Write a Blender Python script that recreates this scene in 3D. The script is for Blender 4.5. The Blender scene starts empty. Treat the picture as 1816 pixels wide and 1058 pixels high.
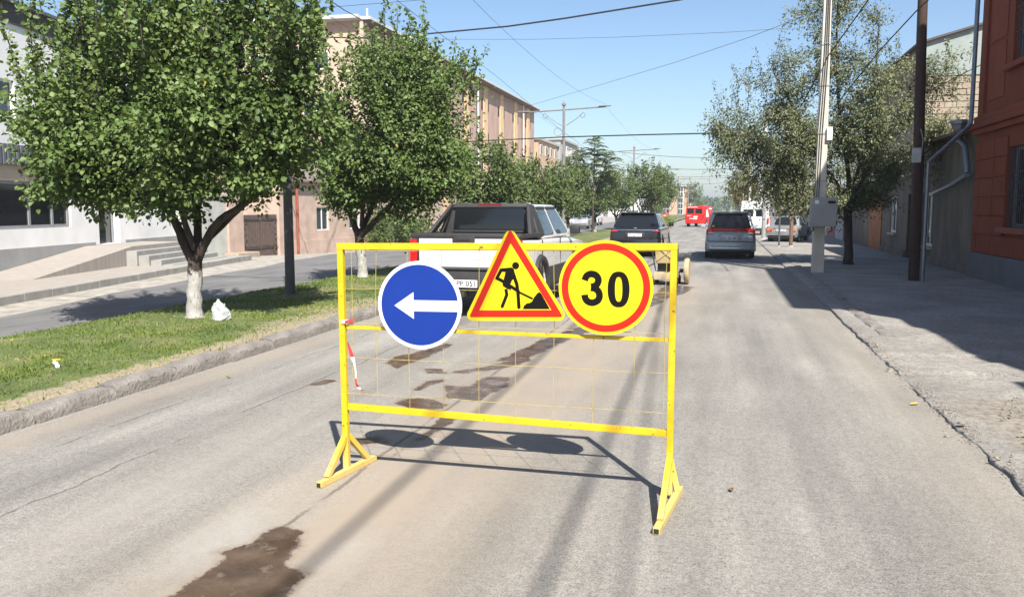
import bpy, bmesh, math, random
import numpy as np
from mathutils import Vector, Matrix
R_ = math.radians
random.seed(7); rng = np.random.default_rng(7)
SC = bpy.context.scene
COL = SC.collection

# ---------------------------------------------------------------- camera
F_PX, CXP, CYP, CAM_H = 1500.0, 908.0, 529.0, 1.87      # focal length / centre in photograph pixels, eye height
PITCH = math.atan(161.0 / F_PX)
YAW = R_(13.852)
cam_d = bpy.data.cameras.new('camera'); cam = bpy.data.objects.new('camera', cam_d); COL.objects.link(cam)
cam.location = (0, 0, CAM_H); cam.rotation_euler = (math.pi/2 - PITCH, 0, YAW)
cam_d.sensor_width = 36; cam_d.lens = F_PX/1816*36; cam_d.clip_end = 5000; cam_d.clip_start = 0.05
SC.camera = cam
# ---------------------------------------------------------------- sky, sun, exposure
SUN_EL, SUN_AZ = R_(47.1), math.atan2(0.49, -0.87)
W = bpy.data.worlds.new('World'); SC.world = W; W.use_nodes = True
nt = W.node_tree; bg = nt.nodes['Background']
sky = nt.nodes.new('ShaderNodeTexSky'); sky.sky_type = 'NISHITA'; sky.sun_disc = False
sky.sun_elevation = SUN_EL; sky.sun_rotation = SUN_AZ; sky.air_density = 1.0; sky.dust_density = 1.0; sky.ozone_density = 3.5
nt.links.new(sky.outputs[0], bg.inputs[0]); bg.inputs[1].default_value = 0.084
sl = bpy.data.lights.new('sun', 'SUN'); sl.energy = 5.0; sl.angle = R_(0.53); sl.color = (1.0, 0.955, 0.88)
so = bpy.data.objects.new('sun', sl); COL.objects.link(so)
sv = Vector((math.sin(SUN_AZ)*math.cos(SUN_EL), math.cos(SUN_AZ)*math.cos(SUN_EL), math.sin(SUN_EL)))
so.rotation_euler = sv.to_track_quat('Z', 'Y').to_euler(); so.location = (20, -30, 40)
SC.view_settings.view_transform = 'Standard'; SC.view_settings.look = 'None'
SC.view_settings.exposure = 1.0; SC.view_settings.gamma = 1.0; SC.view_settings.use_curve_mapping = False

# ---------------------------------------------------------------- survey helpers: where a sight line meets a known plane
_F = np.array([-math.sin(YAW)*math.cos(PITCH), math.cos(YAW)*math.cos(PITCH), -math.sin(PITCH)])
_R = np.array([math.cos(YAW), math.sin(YAW), 0]); _U = np.cross(_R, _F); _C = np.array([0, 0, CAM_H])
def ray(x, y): return _R*(x-CXP)/F_PX + _U*(CYP-y)/F_PX + _F
def G(x, y, z=0.0): d = ray(x, y); return _C + d*(z-CAM_H)/d[2]
def atY(x, y, Y): d = ray(x, y); return _C + d*Y/d[1]
def atX(x, y, X): d = ray(x, y); return _C + d*X/d[0]
def zl(x, y):
    "ground level left of the median (it falls away gently)"
    a = min(1, max(0, (-x-13)/7)); b = min(1, max(0, (y-26)/24))
    return -0.75*a*a*(3-2*a)*b

# ---------------------------------------------------------------- tagging
def tag(o, label=None, cat=None, group=None, kind=None):
    if label: o['label'] = label
    if cat: o['category'] = cat
    if group: o['group'] = group
    if kind: o['kind'] = kind
    return o
def thing(name, label, cat, loc=(0, 0, 0), rz=0, group=None):
    o = bpy.data.objects.new(name, None); COL.objects.link(o); o.empty_display_size = 0.2
    o.location = loc; o.rotation_euler = (0, 0, rz); return tag(o, label, cat, group)
def link(name, me, parent=None, mats=None):
    o = bpy.data.objects.new(name, me); COL.objects.link(o)
    if parent is not None: o.parent = parent
    return o
def copy_tree(o, parent=None):
    c = o.copy(); COL.objects.link(c)
    if parent is not None: c.parent = parent
    for ch in list(o.children): copy_tree(ch, c)
    return c

# ---------------------------------------------------------------- mesh builder
class MB:
    def __init__(s): s.v = []; s.f = []; s.m = []
    def quad(s, *p, m=0):
        i = len(s.v); s.v += [tuple(q) for q in p]; s.f.append(tuple(range(i, i+len(p)))); s.m.append(m); return s
    def box(s, x0, x1, y0, y1, z0, z1, m=0):
        i = len(s.v)
        s.v += [(x0,y0,z0),(x1,y0,z0),(x1,y1,z0),(x0,y1,z0),(x0,y0,z1),(x1,y0,z1),(x1,y1,z1),(x0,y1,z1)]
        for a in ((3,2,1,0),(4,5,6,7),(0,1,5,4),(1,2,6,5),(2,3,7,6),(3,0,4,7)): s.f.append(tuple(i+k for k in a)); s.m.append(m)
        return s
    def hexa(s, b, t, m=0):
        i = len(s.v); s.v += [tuple(q) for q in b]+[tuple(q) for q in t]
        for a in ((3,2,1,0),(4,5,6,7),(0,1,5,4),(1,2,6,5),(2,3,7,6),(3,0,4,7)): s.f.append(tuple(i+k for k in a)); s.m.append(m)
        return s
    def tube(s, pts, r, n=8, m=0, cap=True, flat=None):
        pts = [Vector(p) for p in pts]; rs = r if isinstance(r, (list, tuple)) else [r]*len(pts)
        i0 = len(s.v); up = None
        for k, p in enumerate(pts):
            t = (pts[min(k+1, len(pts)-1)] - pts[max(k-1, 0)]).normalized()
            if up is None:
                a = Vector((0, 0, 1)) if abs(t.z) < .9 else Vector((0, 1, 0)); up = (a - t*a.dot(t)).normalized()
            else: up = (up - t*up.dot(t)).normalized()
            sd = t.cross(up)
            for j in range(n):
                a = 2*math.pi*(j+.5)/n
                s.v.append(tuple(p + (up*math.sin(a) + sd*math.cos(a))*rs[k]))
        for k in range(len(pts)-1):
            for j in range(n):
                a = i0+k*n+j; b = i0+k*n+(j+1) % n
                s.f.append((a, b, b+n, a+n)); s.m.append(m)
        if cap:
            s.f.append(tuple(i0+j for j in range(n))[::-1]); s.m.append(m)
            e = i0+(len(pts)-1)*n; s.f.append(tuple(e+j for j in range(n))); s.m.append(m)
        return s
    def sq(s, a, b, w, m=0, up=(0, 0, 1), w2=None):
        "square bar from a to b"
        a = Vector(a); b = Vector(b); t = (b-a).normalized(); u = Vector(up)
        if abs(t.dot(u)) > .99: u = Vector((0, 1, 0))
        u = (u - t*t.dot(u)).normalized(); d = t.cross(u); h = w/2; k = (w2 or w)/2
        B = [a-d*h-u*k, a+d*h-u*k, a+d*h+u*k, a-d*h+u*k]; T = [q+(b-a) for q in B]
        return s.hexa(B, T, m)
    def lathe(s, prof, n=24, axis='Z', c=(0, 0, 0), m=0):
        i0 = len(s.v); k = len(prof)
        for j in range(n):
            a = 2*math.pi*j/n; ca, sa = math.cos(a), math.sin(a)
            for r, h in prof:
                p = (r*ca, r*sa, h) if axis == 'Z' else ((h, r*ca, r*sa) if axis == 'X' else (r*ca, h, r*sa))
                s.v.append((p[0]+c[0], p[1]+c[1], p[2]+c[2]))
        for j in range(n):
            for q in range(k-1):
                a = i0+j*k+q; b = i0+((j+1) % n)*k+q
                s.f.append((a, b, b+1, a+1)); s.m.append(m)
        return s
    def plate(s, poly, y, th, m=0):
        "polygon in x,z facing -y, front face at y"
        i = len(s.v); n = len(poly)
        s.v += [(p[0], y, p[1]) for p in poly] + [(p[0], y+th, p[1]) for p in poly]
        s.f.append(tuple(range(i, i+n))); s.m.append(m); s.f.append(tuple(range(i+n, i+2*n))[::-1]); s.m.append(m)
        for k in range(n): s.f.append((i+k, i+n+k, i+n+(k+1) % n, i+(k+1) % n)); s.m.append(m)
        return s
    def mesh(s, name, mats, off=(0, 0, 0), smooth=None, fix=True, bevel=0):
        me = bpy.data.meshes.new(name)
        me.from_pydata([(a-off[0], b-off[1], c-off[2]) for a, b, c in s.v], [], s.f)
        if not isinstance(mats, (list, tuple)): mats = [mats]
        for q in mats: me.materials.append(q)
        for p, q in zip(me.polygons, s.m): p.material_index = q
        if fix or bevel:
            bm = bmesh.new(); bm.from_mesh(me)
            if bevel:
                bmesh.ops.remove_doubles(bm, verts=bm.verts, dist=1e-5)
                bmesh.ops.bevel(bm, geom=[e for e in bm.edges if len(e.link_faces) == 2 and e.calc_face_angle(0) > .5], offset=bevel, segments=2, profile=.6, affect='EDGES', clamp_overlap=True)
            bmesh.ops.recalc_face_normals(bm, faces=bm.faces)
            bm.to_mesh(me); bm.free()
        if smooth is not None:
            for p in me.polygons: p.use_smooth = True
            me.set_sharp_from_angle(angle=R_(smooth))
        return me
    def build(s, name, mats, parent=None, world=False, smooth=None, fix=True, bevel=0):
        off = Vector((0, 0, 0)); q = parent
        while world and q is not None: off = off+q.location; q = q.parent
        off = tuple(off)
        return link(name, s.mesh(name, mats, off, smooth, fix, bevel), parent)

def arr_mesh(name, V, Fc, mats, attr=None, smooth=False):
    "V (n,3), Fc (m,k) index array -> mesh"
    me = bpy.data.meshes.new(name); V = np.asarray(V, np.float32); Fc = np.asarray(Fc, np.int32)
    me.vertices.add(len(V)); me.vertices.foreach_set('co', V.ravel())
    k = Fc.shape[1]; me.loops.add(Fc.size); me.loops.foreach_set('vertex_index', Fc.ravel())
    me.polygons.add(len(Fc)); me.polygons.foreach_set('loop_start', np.arange(0, Fc.size, k, dtype=np.int32))
    me.polygons.foreach_set('loop_total', np.full(len(Fc), k, np.int32))
    if smooth: me.polygons.foreach_set('use_smooth', np.ones(len(Fc), bool))
    for nme, a in (attr or {}).items():
        at = me.attributes.new(nme, 'FLOAT', 'POINT'); at.data.foreach_set('value', np.asarray(a, np.float32))
    me.materials.append(mats); me.update(calc_edges=True); me.validate(); return me

# ---------------------------------------------------------------- smooth noise for geometry
_tab = np.random.default_rng(3).random((256, 256))
def vnoise(x, y):
    x = np.asarray(x, float); y = np.asarray(y, float)
    xi = np.floor(x).astype(int); yi = np.floor(y).astype(int); fx = x-xi; fy = y-yi
    fx = fx*fx*(3-2*fx); fy = fy*fy*(3-2*fy)
    g = lambda a, b: _tab[a % 256, b % 256]
    return (g(xi, yi)*(1-fx)+g(xi+1, yi)*fx)*(1-fy) + (g(xi, yi+1)*(1-fx)+g(xi+1, yi+1)*fx)*fy
def fbm(x, y, o=4):
    s = 0; a = .5
    for k in range(o): s = s+a*vnoise(x*2**k+17*k, y*2**k+5*k); a *= .5
    return s

# ---------------------------------------------------------------- materials
class NT:
    def __init__(s, name):
        s.m = bpy.data.materials.new(name); s.m.use_nodes = True; s.t = s.m.node_tree; s.b = s.t.nodes['Principled BSDF']
        s.tc = s.t.nodes.new('ShaderNodeTexCoord')
    def n(s, typ, **k):
        q = s.t.nodes.new(typ)
        for a, b in k.items():
            if a.startswith('i_'): q.inputs[a[2:]].default_value = b
            else: setattr(q, a, b)
        return q
    def l(s, a, b): s.t.links.new(a, b)
    def noise(s, scale, detail=3, rough=.55, sc=(1, 1, 1), coord='Object', dist=0):
        mp = s.n('ShaderNodeMapping'); mp.inputs['Scale'].default_value = sc; s.l(s.tc.outputs[coord], mp.inputs[0])
        q = s.n('ShaderNodeTexNoise'); q.inputs['Scale'].default_value = scale; q.inputs['Detail'].default_value = detail
        q.inputs['Roughness'].default_value = rough; q.inputs['Distortion'].default_value = dist
        s.l(mp.outputs[0], q.inputs['Vector']); return q.outputs['Fac']
    def ramp(s, x, stops, mode='LINEAR'):
        r = s.n('ShaderNodeValToRGB'); cr = r.color_ramp; cr.interpolation = mode
        while len(cr.elements) < len(stops): cr.elements.new(.5)
        for e, (p, c) in zip(cr.elements, stops):
            e.position = p; e.color = (c, c, c, 1) if isinstance(c, (int, float)) else (*c, 1)
        s.l(x, r.inputs[0]); return r.outputs[0]
    def mix(s, f, a, b, mode='MIX'):
        q = s.n('ShaderNodeMix', data_type='RGBA', blend_type=mode)
        for sock, v in ((q.inputs[0], f), (q.inputs[6], a), (q.inputs[7], b)):
            if hasattr(v, 'links'): s.l(v, sock)
            else: sock.default_value = (*v, 1) if isinstance(v, tuple) else ((v, v, v, 1) if sock.type == 'RGBA' else v)
        return q.outputs[2]
    def math(s, op, a, b=0, c=0, clamp=False):
        q = s.n('ShaderNodeMath', operation=op, use_clamp=clamp)
        for k, v in enumerate((a, b, c)):
            if hasattr(v, 'links'): s.l(v, q.inputs[k])
            else: q.inputs[k].default_value = v
        return q.outputs[0]
    def attr(s, name): return s.n('ShaderNodeAttribute', attribute_name=name).outputs['Fac']
    def bump(s, h, st=.3, dist=.01):
        q = s.n('ShaderNodeBump'); q.inputs['Strength'].default_value = st; q.inputs['Distance'].default_value = dist
        s.l(h, q.inputs['Height']); s.l(q.outputs[0], s.b.inputs['Normal']); return q
    def set(s, col=None, rough=None, metal=None, spec=None):
        for k, v in (('Base Color', col), ('Roughness', rough), ('Metallic', metal), ('Specular IOR Level', spec)):
            if v is None: continue
            if hasattr(v, 'links'): s.l(v, s.b.inputs[k])
            else: s.b.inputs[k].default_value = (*v, 1) if isinstance(v, tuple) else v
        return s
def dk(c, k): return tuple(min(1, v*k) for v in c)
def M(name, c, rough=.8, var=.2, scale=6, bump=0, bscale=80, metal=0, spec=.5, c2=None, sc=(1, 1, 1), coat=0, thr=(.3, .7), bdist=.006):
    "painted/plain surface with mottled colour and fine relief"
    s = NT(name); n1 = s.noise(scale, 5, .6, sc)
    col = s.ramp(n1, [(thr[0], dk(c, 1-var)), (thr[1], c2 or dk(c, 1+var*.6))])
    s.set(col, s.ramp(s.noise(scale*2, 3), [(.3, max(0.02, rough-.08)), (.7, min(1, rough+.08))]), metal, spec)
    if coat: s.b.inputs['Coat Weight'].default_value = coat; s.b.inputs['Coat Roughness'].default_value = .05
    if bump: s.bump(s.noise(bscale, 4), bump, bdist)
    return s.m
def leaf_mat(name, dark, mid, lite, yel):
    s = NT(name); a = s.attr('rnd')
    col = s.ramp(a, [(0, dark), (.55, mid), (.93, lite), (1, yel)])
    s.set(col, .52, 0, .35)
    tr = s.n('ShaderNodeBsdfTranslucent'); s.l(s.mix(1, col, (.9, 1, .35), 'MULTIPLY'), tr.inputs[0])
    mx = s.n('ShaderNodeMixShader'); mx.inputs[0].default_value = .24
    out = s.t.nodes['Material Output']; s.l(s.b.outputs[0], mx.inputs[1]); s.l(tr.outputs[0], mx.inputs[2]); s.l(mx.outputs[0], out.inputs[0])
    return s.m
def glass_mat(name, c, rough=.04):
    s = NT(name); s.set(c, rough, 0, .45); return s.m

MAT = {}
MAT['yellow_paint'] = None
def yellow_paint():
    s = NT('yellow_paint'); base = s.ramp(s.noise(9, 4), [(.3, (.56, .37, .008)), (.7, (.66, .47, .014))])
    g = s.n('ShaderNodeSeparateXYZ'); s.l(s.tc.outputs['Object'], g.inputs[0])
    mud = s.ramp(s.math('ADD', g.outputs[2], s.math('MULTIPLY', s.noise(14, 4), .25)), [(.12, 1), (.42, 0)])
    base = s.mix(s.math('MULTIPLY', mud, .75), base, (.52, .40, .20))
    chip = s.ramp(s.noise(24, 6, .7), [(.63, 0), (.65, 1)])
    s.set(s.mix(chip, base, (.10, .055, .03)), s.ramp(mud, [(0, .38), (1, .8)]), 0, .5); s.bump(chip, -.3, .001); return s.m
MAT['yellow_paint'] = yellow_paint()
MAT['trunk'] = M('bark', (.062, .044, .034), .9, .5, 9, .9, 26, sc=(1, 1, .3), bdist=.03)
def whitewash():
    s = NT('bark_with_whitewash'); g = s.n('ShaderNodeSeparateXYZ'); s.l(s.tc.outputs['Object'], g.inputs[0])
    h = s.math('ADD', g.outputs[2], s.math('MULTIPLY', s.math('SUBTRACT', s.noise(7, 5, .7), .5), .75))
    w = s.ramp(h, [(.77, 1), (.82, 0)]); flake = s.ramp(s.noise(30, 5, .7, (1, 1, .35)), [(.56, 0), (.64, 1)])
    bark = s.ramp(s.noise(12, 5, .6, (1, 1, .3)), [(.3, (.022, .016, .013)), (.7, (.075, .052, .04))])
    wh = s.ramp(s.noise(8, 4), [(.3, (.28, .265, .24)), (.7, (.42, .41, .385))])
    s.set(s.mix(s.math('MULTIPLY', w, s.math('SUBTRACT', 1, s.math('MULTIPLY', flake, .6))), bark, wh), .9); s.bump(s.noise(30, 5, .7, (1, 1, .3)), .9, .02); return s.m
MAT['whitewash'] = whitewash()
MAT['leaf_apricot'] = leaf_mat('apricot_leaf', (.058, .098, .022), (.108, .164, .040), (.175, .235, .078), (.30, .27, .05))
MAT['leaf_plain'] = leaf_mat('street_tree_leaf', (.055, .085, .022), (.092, .13, .036), (.15, .185, .06), (.22, .2, .05))
MAT['leaf_elm'] = leaf_mat('elm_leaf', (.090, .104, .048), (.150, .166, .080), (.24, .255, .135), (.36, .31, .10))
MAT['leaf_yellow'] = leaf_mat('autumn_leaf', (.10, .08, .02), (.17, .14, .03), (.25, .19, .04), (.3, .2, .04))
MAT['grass'] = leaf_mat('grass_blade', (.080, .125, .020), (.150, .215, .038), (.24, .27, .065), (.44, .37, .17))
MAT['concrete'] = M('concrete', (.40, .385, .35), .9, .25, 5, .5, 40)
MAT['concrete_pole'] = M('pole_concrete', (.56, .52, .44), .9, .22, 3, .5, 30, sc=(1, 1, .4))
MAT['kerb'] = M('old_kerb_concrete', (.215, .195, .175), .95, .35, 5, 1.0, 28, bdist=.02)
MAT['dark_metal'] = M('dark_grey_pole_paint', (.075, .078, .082), .55, .2, 4)
MAT['pole_metal'] = M('weathered_pole_metal', (.20, .185, .17), .6, .2, 4)
MAT['galv'] = M('galvanised_steel', (.27, .29, .32), .45, .2, 5, metal=.6)
MAT['wood_pole'] = M('brown_timber_pole', (.052, .028, .020), .85, .4, 6, .7, 30, sc=(1, 1, .08))
MAT['black'] = M('black_rubber', (.018, .018, .019), .75, .2, 8)
MAT['black_plastic'] = M('black_plastic', (.028, .028, .030), .5, .2, 8)
MAT['grey_plastic'] = M('charcoal_cladding', (.034, .033, .033), .6, .2, 12, .15, 200)
MAT['white_car'] = M('white_car_paint', (.60, .60, .595), .3, .05, 3, coat=.6)
MAT['black_car'] = M('black_car_paint', (.010, .011, .013), .2, .1, 3, coat=1)
MAT['grey_car'] = M('grey_blue_car_paint', (.34, .37, .40), .3, .1, 3, metal=.2, coat=.8)
MAT['old_car'] = M('faded_pale_car_paint', (.20, .205, .195), .5, .12, 3, coat=.2)
MAT['red_car'] = M('red_van_paint', (.62, .022, .02), .35, .08, 3, coat=.6)
MAT['silver_car'] = M('silver_car_paint', (.5, .5, .5), .3, .1, 3, metal=.4, coat=.5)
MAT['blue_car'] = M('dark_blue_car_paint', (.03, .05, .10), .3, .1, 3, coat=.7)
MAT['glass'] = glass_mat('tinted_glass', (.012, .014, .016)); MAT['glass_light'] = glass_mat('window_glass', (.045, .06, .075), .06)
MAT['red_lens'] = glass_mat('red_lamp_lens', (.55, .012, .012), .15); MAT['clear_lens'] = glass_mat('clear_lamp_lens', (.7, .68, .66), .15)
MAT['dark_red_lens'] = glass_mat('dark_red_lamp_lens', (.16, .01, .015), .2); MAT['orange_lens'] = glass_mat('orange_lamp_lens', (.55, .14, .05), .3)
MAT['chrome'] = M('chrome_trim', (.7, .7, .7), .2, .1, 5, metal=1)
MAT['plate'] = M('number_plate_white', (.80, .80, .80), .5, .05, 5)
MAT['ink'] = M('black_print', (.008, .007, .007), .8, .1, 20, spec=.1)
def sheeting(name, c):
    s = NT(name); s.set(s.ramp(s.noise(5, 4), [(.3, dk(c, .86)), (.7, dk(c, 1.03))]), .38, 0, .5); s.bump(s.noise(6, 2), .04, .004); return s.m
MAT['s_white'] = sheeting('sign_white', (.80, .82, .85)); MAT['s_blue'] = sheeting('sign_blue', (.002, .030, .25))
MAT['s_yellow'] = sheeting('sign_yellow', (.72, .58, .004)); MAT['s_red'] = sheeting('sign_red', (.60, .012, .001))
MAT['wire_yellow'] = M('yellow_wire_paint', (.42, .33, .10), .6, .2, 20)
MAT['cable'] = M('black_cable', (.03, .03, .033), .7, .2, 20)

def asphalt():
    s = NT('worn_asphalt'); tc = s.tc.outputs['Object']; g = s.n('ShaderNodeSeparateXYZ'); s.l(tc, g.inputs[0]); X, Y = g.outputs[0], g.outputs[1]
    streak = s.noise(2.2, 5, .6, (1, .06, 1)); mott = s.noise(.9, 6, .6, (1, .35, 1)); fine = s.noise(95, 2, .8); fine2 = s.noise(34, 5, .8)
    base = s.ramp(s.math('ADD', s.math('MULTIPLY', streak, .55), s.math('MULTIPLY', mott, .45)), [(.36, (.172, .163, .148)), (.52, (.242, .229, .206)), (.66, (.308, .289, .257))])
    sp = s.ramp(s.math('ADD', s.math('MULTIPLY', fine, .55), s.math('MULTIPLY', fine2, .45)), [(.36, .34), (.5, 1.0), (.64, 1.5)])
    base = s.mix(1, base, sp, 'MULTIPLY')
    base = s.mix(1, base, s.ramp(s.noise(13, 6, .75), [(.36, .84), (.5, 1.0), (.66, 1.09)]), 'MULTIPLY'); base = s.mix(1, base, s.ramp(s.noise(.55, 4, .6), [(.38, .92), (.62, 1.05)]), 'MULTIPLY')
    pit = s.ramp(s.noise(26, 4, .85), [(.62, 0), (.66, 1)]); base = s.mix(s.math('MULTIPLY', pit, s.math('MULTIPLY', s.ramp(mott, [(.44, 1), (.6, .15)]), .6)), base, (.08, .07, .062))
    # dust dragged over the surface
    d = s.math('MULTIPLY', s.attr('dust'), s.ramp(s.noise(3.0, 6, .65, (1, .3, 1)), [(.25, .35), (.6, 1)]))
    base = s.mix(d, base, s.mix(s.math('MULTIPLY', fine2, .6), (.33, .272, .206), (.255, .21, .162)))
    base = s.mix(s.math('MULTIPLY', s.attr('pale'), s.ramp(s.noise(6, 6, .7), [(.3, .3), (.6, 1)])), base, (.34, .32, .29))
    # long joints / cracks running with the road
    def crack(x0, amp, w, sc, lo, hi, fade):
        wob = s.math('MULTIPLY', s.math('SUBTRACT', s.noise(sc, 4, .7, (.01, 1, 1)), .5), amp)
        wf = s.math('MULTIPLY', s.math('SUBTRACT', s.noise(24, 3, .7), .5), .05)
        dd = s.math('ABSOLUTE', s.math('SUBTRACT', s.math('ADD', X, s.math('ADD', wob, wf)), x0))
        c = s.ramp(s.math('DIVIDE', dd, w), [(.25, 1), (1, 0)])
        on = s.ramp(s.math('ADD', s.noise(fade, 3, .6), 0), [(lo, 0), (hi, 1)])
        return s.math('MULTIPLY', c, on)
    cr = s.math('MAXIMUM', crack(-4.22, .22, .012, .9, .40, .50, 1.3), s.math('MAXIMUM', crack(-2.46, .12, .022, 1.1, .36, .5, 1.2), crack(-5.05, .2, .014, .8, .45, .56, 1.0)))
    base = s.mix(s.math('MULTIPLY', cr, .55), base, (.07, .058, .048))
    # water from the cutting machine
    w = s.attr('wet'); wn = s.math('ADD', w, s.math('MULTIPLY', s.math('SUBTRACT', s.noise(5, 8, .72), .5), 1.25))
    wet = s.math('MULTIPLY', s.ramp(wn, [(.47, 0), (.56, 1)]), s.ramp(s.noise(7, 5, .65), [(.30, .45), (.42, 1)])); damp = s.ramp(wn, [(.22, 0), (.5, .6)])
    base = s.mix(damp, base, (.215, .168, .122))
    wc = s.ramp(s.noise(4, 5, .6), [(.35, (.050, .033, .024)), (.5, (.080, .053, .037)), (.66, (.12, .083, .059))])
    base = s.mix(wet, base, s.mix(s.math('MULTIPLY', fine2, .2), wc, (.15, .11, .08)))
    s.set(base, s.mix(wet, s.ramp(fine2, [(.3, .82), (.7, .95)]), s.ramp(s.noise(5, 4), [(.40, .08), (.58, .42)])), 0, .4)
    h = s.math('SUBTRACT', s.math('ADD', s.math('MULTIPLY', fine, .5), s.math('MULTIPLY', fine2, .8)), s.math('MULTIPLY', cr, 1.5))
    b = s.bump(s.math('MULTIPLY', h, s.math('SUBTRACT', 1, s.math('MULTIPLY', wet, .85))), .75, .008)
    return s.m
MAT['asphalt'] = asphalt()
MAT['asphalt_side'] = M('grey_side_asphalt', (.145, .142, .138), .9, .28, 1.6, .5, 70, sc=(1, .3, 1))
MAT['gravel'] = M('pale_gravel_dirt', (.30, .275, .235), .95, .35, 2.5, .8, 45, c2=(.42, .385, .33))
MAT['dirt'] = M('dry_dirt', (.26, .215, .16), .95, .35, 3, .8, 45)
def soil():
    s = NT('lawn_soil'); n1 = s.noise(1.1, 5, .6); n2 = s.noise(30, 4, .7); at = s.attr('dry')
    c = s.ramp(n1, [(.3, (.060, .085, .022)), (.5, (.11, .14, .036)), (.66, (.21, .185, .085))]); c = s.mix(s.ramp(s.math('ADD', at, s.math('MULTIPLY', s.math('SUBTRACT', s.noise(5, 5), .5), .9)), [(.42, 0), (.62, 1)]), c, (.30, .25, .165))
    s.set(s.mix(1, c, s.ramp(n2, [(.3, .6), (.7, 1.2)]), 'MULTIPLY'), .95); s.bump(n2, .8, .02); return s.m
MAT['soil'] = soil()
def pave_mat():
    s = NT('pavement_asphalt'); fine = s.noise(95, 2, .8); f2 = s.noise(34, 5, .8); big = s.noise(.8, 6, .6)
    c = s.ramp(big, [(.3, (.20, .187, .168)), (.7, (.33, .307, .272))]); c = s.mix(1, c, s.ramp(s.noise(12, 6, .75), [(.36, .75), (.5, 1.0), (.66, 1.14)]), 'MULTIPLY'); c = s.mix(1, c, s.ramp(s.math('ADD', s.math('MULTIPLY', fine, .5), s.math('MULTIPLY', f2, .5)), [(.36, .42), (.5, 1), (.64, 1.4)]), 'MULTIPLY')
    d = s.ramp(s.math('ADD', s.attr('dirt'), s.math('MULTIPLY', s.math('SUBTRACT', s.noise(4, 7, .75), .5), 1.7)), [(.42, 0), (.60, 1)])
    c = s.mix(d, c, s.ramp(s.noise(14, 6, .7), [(.35, (.15, .13, .105)), (.5, (.26, .228, .188)), (.68, (.36, .32, .27))]))
    v = s.n('ShaderNodeTexVoronoi', feature='DISTANCE_TO_EDGE'); mp = s.n('ShaderNodeMapping'); mp.inputs['Scale'].default_value = (.7, .35, 1)
    nz = s.n('ShaderNodeTexNoise'); nz.inputs['Scale'].default_value = 5; nz.inputs['Detail'].default_value = 5; s.l(s.tc.outputs['Object'], nz.inputs['Vector'])
    s.l(s.tc.outputs['Object'], mp.inputs[0]); av = s.n('ShaderNodeVectorMath', operation='MULTIPLY_ADD'); s.l(nz.outputs['Color'], av.inputs[0]); av.inputs[1].default_value = (.25, .25, 0); s.l(mp.outputs[0], av.inputs[2])
    s.l(av.outputs[0], v.inputs['Vector']); ck = s.math('MULTIPLY', s.ramp(v.outputs[0], [(.0, 1), (.010, 0)]), s.ramp(s.noise(1.1, 3), [(.48, 0), (.55, 1)]))
    c = s.mix(s.math('MULTIPLY', ck, .7), c, (.05, .045, .04))
    s.set(c, .93); s.bump(s.math('SUBTRACT', s.math('ADD', fine, s.math('MULTIPLY', f2, s.math('ADD', 1, s.math('MULTIPLY', d, 2)))), ck), .7, .008); return s.m
MAT['pavement'] = pave_mat()

# ================================================================ GROUND
gm = MB(); gm.quad((-700, -100, -1.6), (700, -100, -1.6), (700, 1500, -1.6), (-700, 1500, -1.6)); 
tag(gm.build('ground', MAT['dirt']), kind='structure')

def polydist(px, py, poly):
    "signed distance (positive inside) from points to polygon"
    P = np.array(poly, float); n = len(P); d = np.full(px.shape, 1e9); ins = np.zeros(px.shape, bool)
    for i in range(n):
        a = P[i]; b = P[(i+1) % n]; ab = b-a; L2 = ab@ab+1e-12
        t = np.clip(((px-a[0])*ab[0]+(py-a[1])*ab[1])/L2, 0, 1)
        d = np.minimum(d, np.hypot(px-a[0]-t*ab[0], py-a[1]-t*ab[1]))
        c = ((a[1] > py) != (b[1] > py)) & (px < (b[0]-a[0])*(py-a[1])/(b[1]-a[1]+1e-12)+a[0]); ins ^= c
    return np.where(ins, d, -d)
def gp(pts): return [tuple(G(x, y)[:2]) for x, y in pts]
def cz(pts): return gp([(540+x/3.528, 600+y/3.528) for x, y in pts])
WET = [gp([(250,1090),(345,1026),(405,986),(392,976),(440,960),(478,938),(505,932),(545,942),(525,980),(508,1000),(552,1018),(528,1042),(505,1058),(480,1095)]),
       cz([(495,155),(575,108),(700,85),(780,60),(900,28),(935,40),(860,72),(770,118),(700,142),(580,188)]),
       cz([(730,183),(860,190),(905,222),(760,218)]), cz([(900,212),(1100,180),(1270,138),(1400,110),(1420,140),(1260,185),(1000,218)]),
       cz([(690,322),(765,268),(860,248),(880,262),(790,300),(730,325)]),
       cz([(870,290),(1050,300),(1080,268),(1100,243),(1290,238),(1265,300),(1160,348),(1105,392),(880,372)]),
       cz([(575,405),(600,378),(740,368),(905,410),(870,448),(620,432)]), cz([(850,490),(970,495),(800,605),(560,725),(545,745),(700,630)]),
       cz([(300,630),(460,600),(520,650),(300,672)]),
       gp([(880,640),(960,602),(1040,575),(1060,582),(990,610),(930,640)]), gp([(1150,530),(1180,505),(1232,508),(1215,520),(1180,530)]), gp([(1000,590),(1090,562),(1160,528),(1180,534),(1080,572)]),
       gp([(540,684),(575,672),(600,675),(570,682)])]
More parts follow.
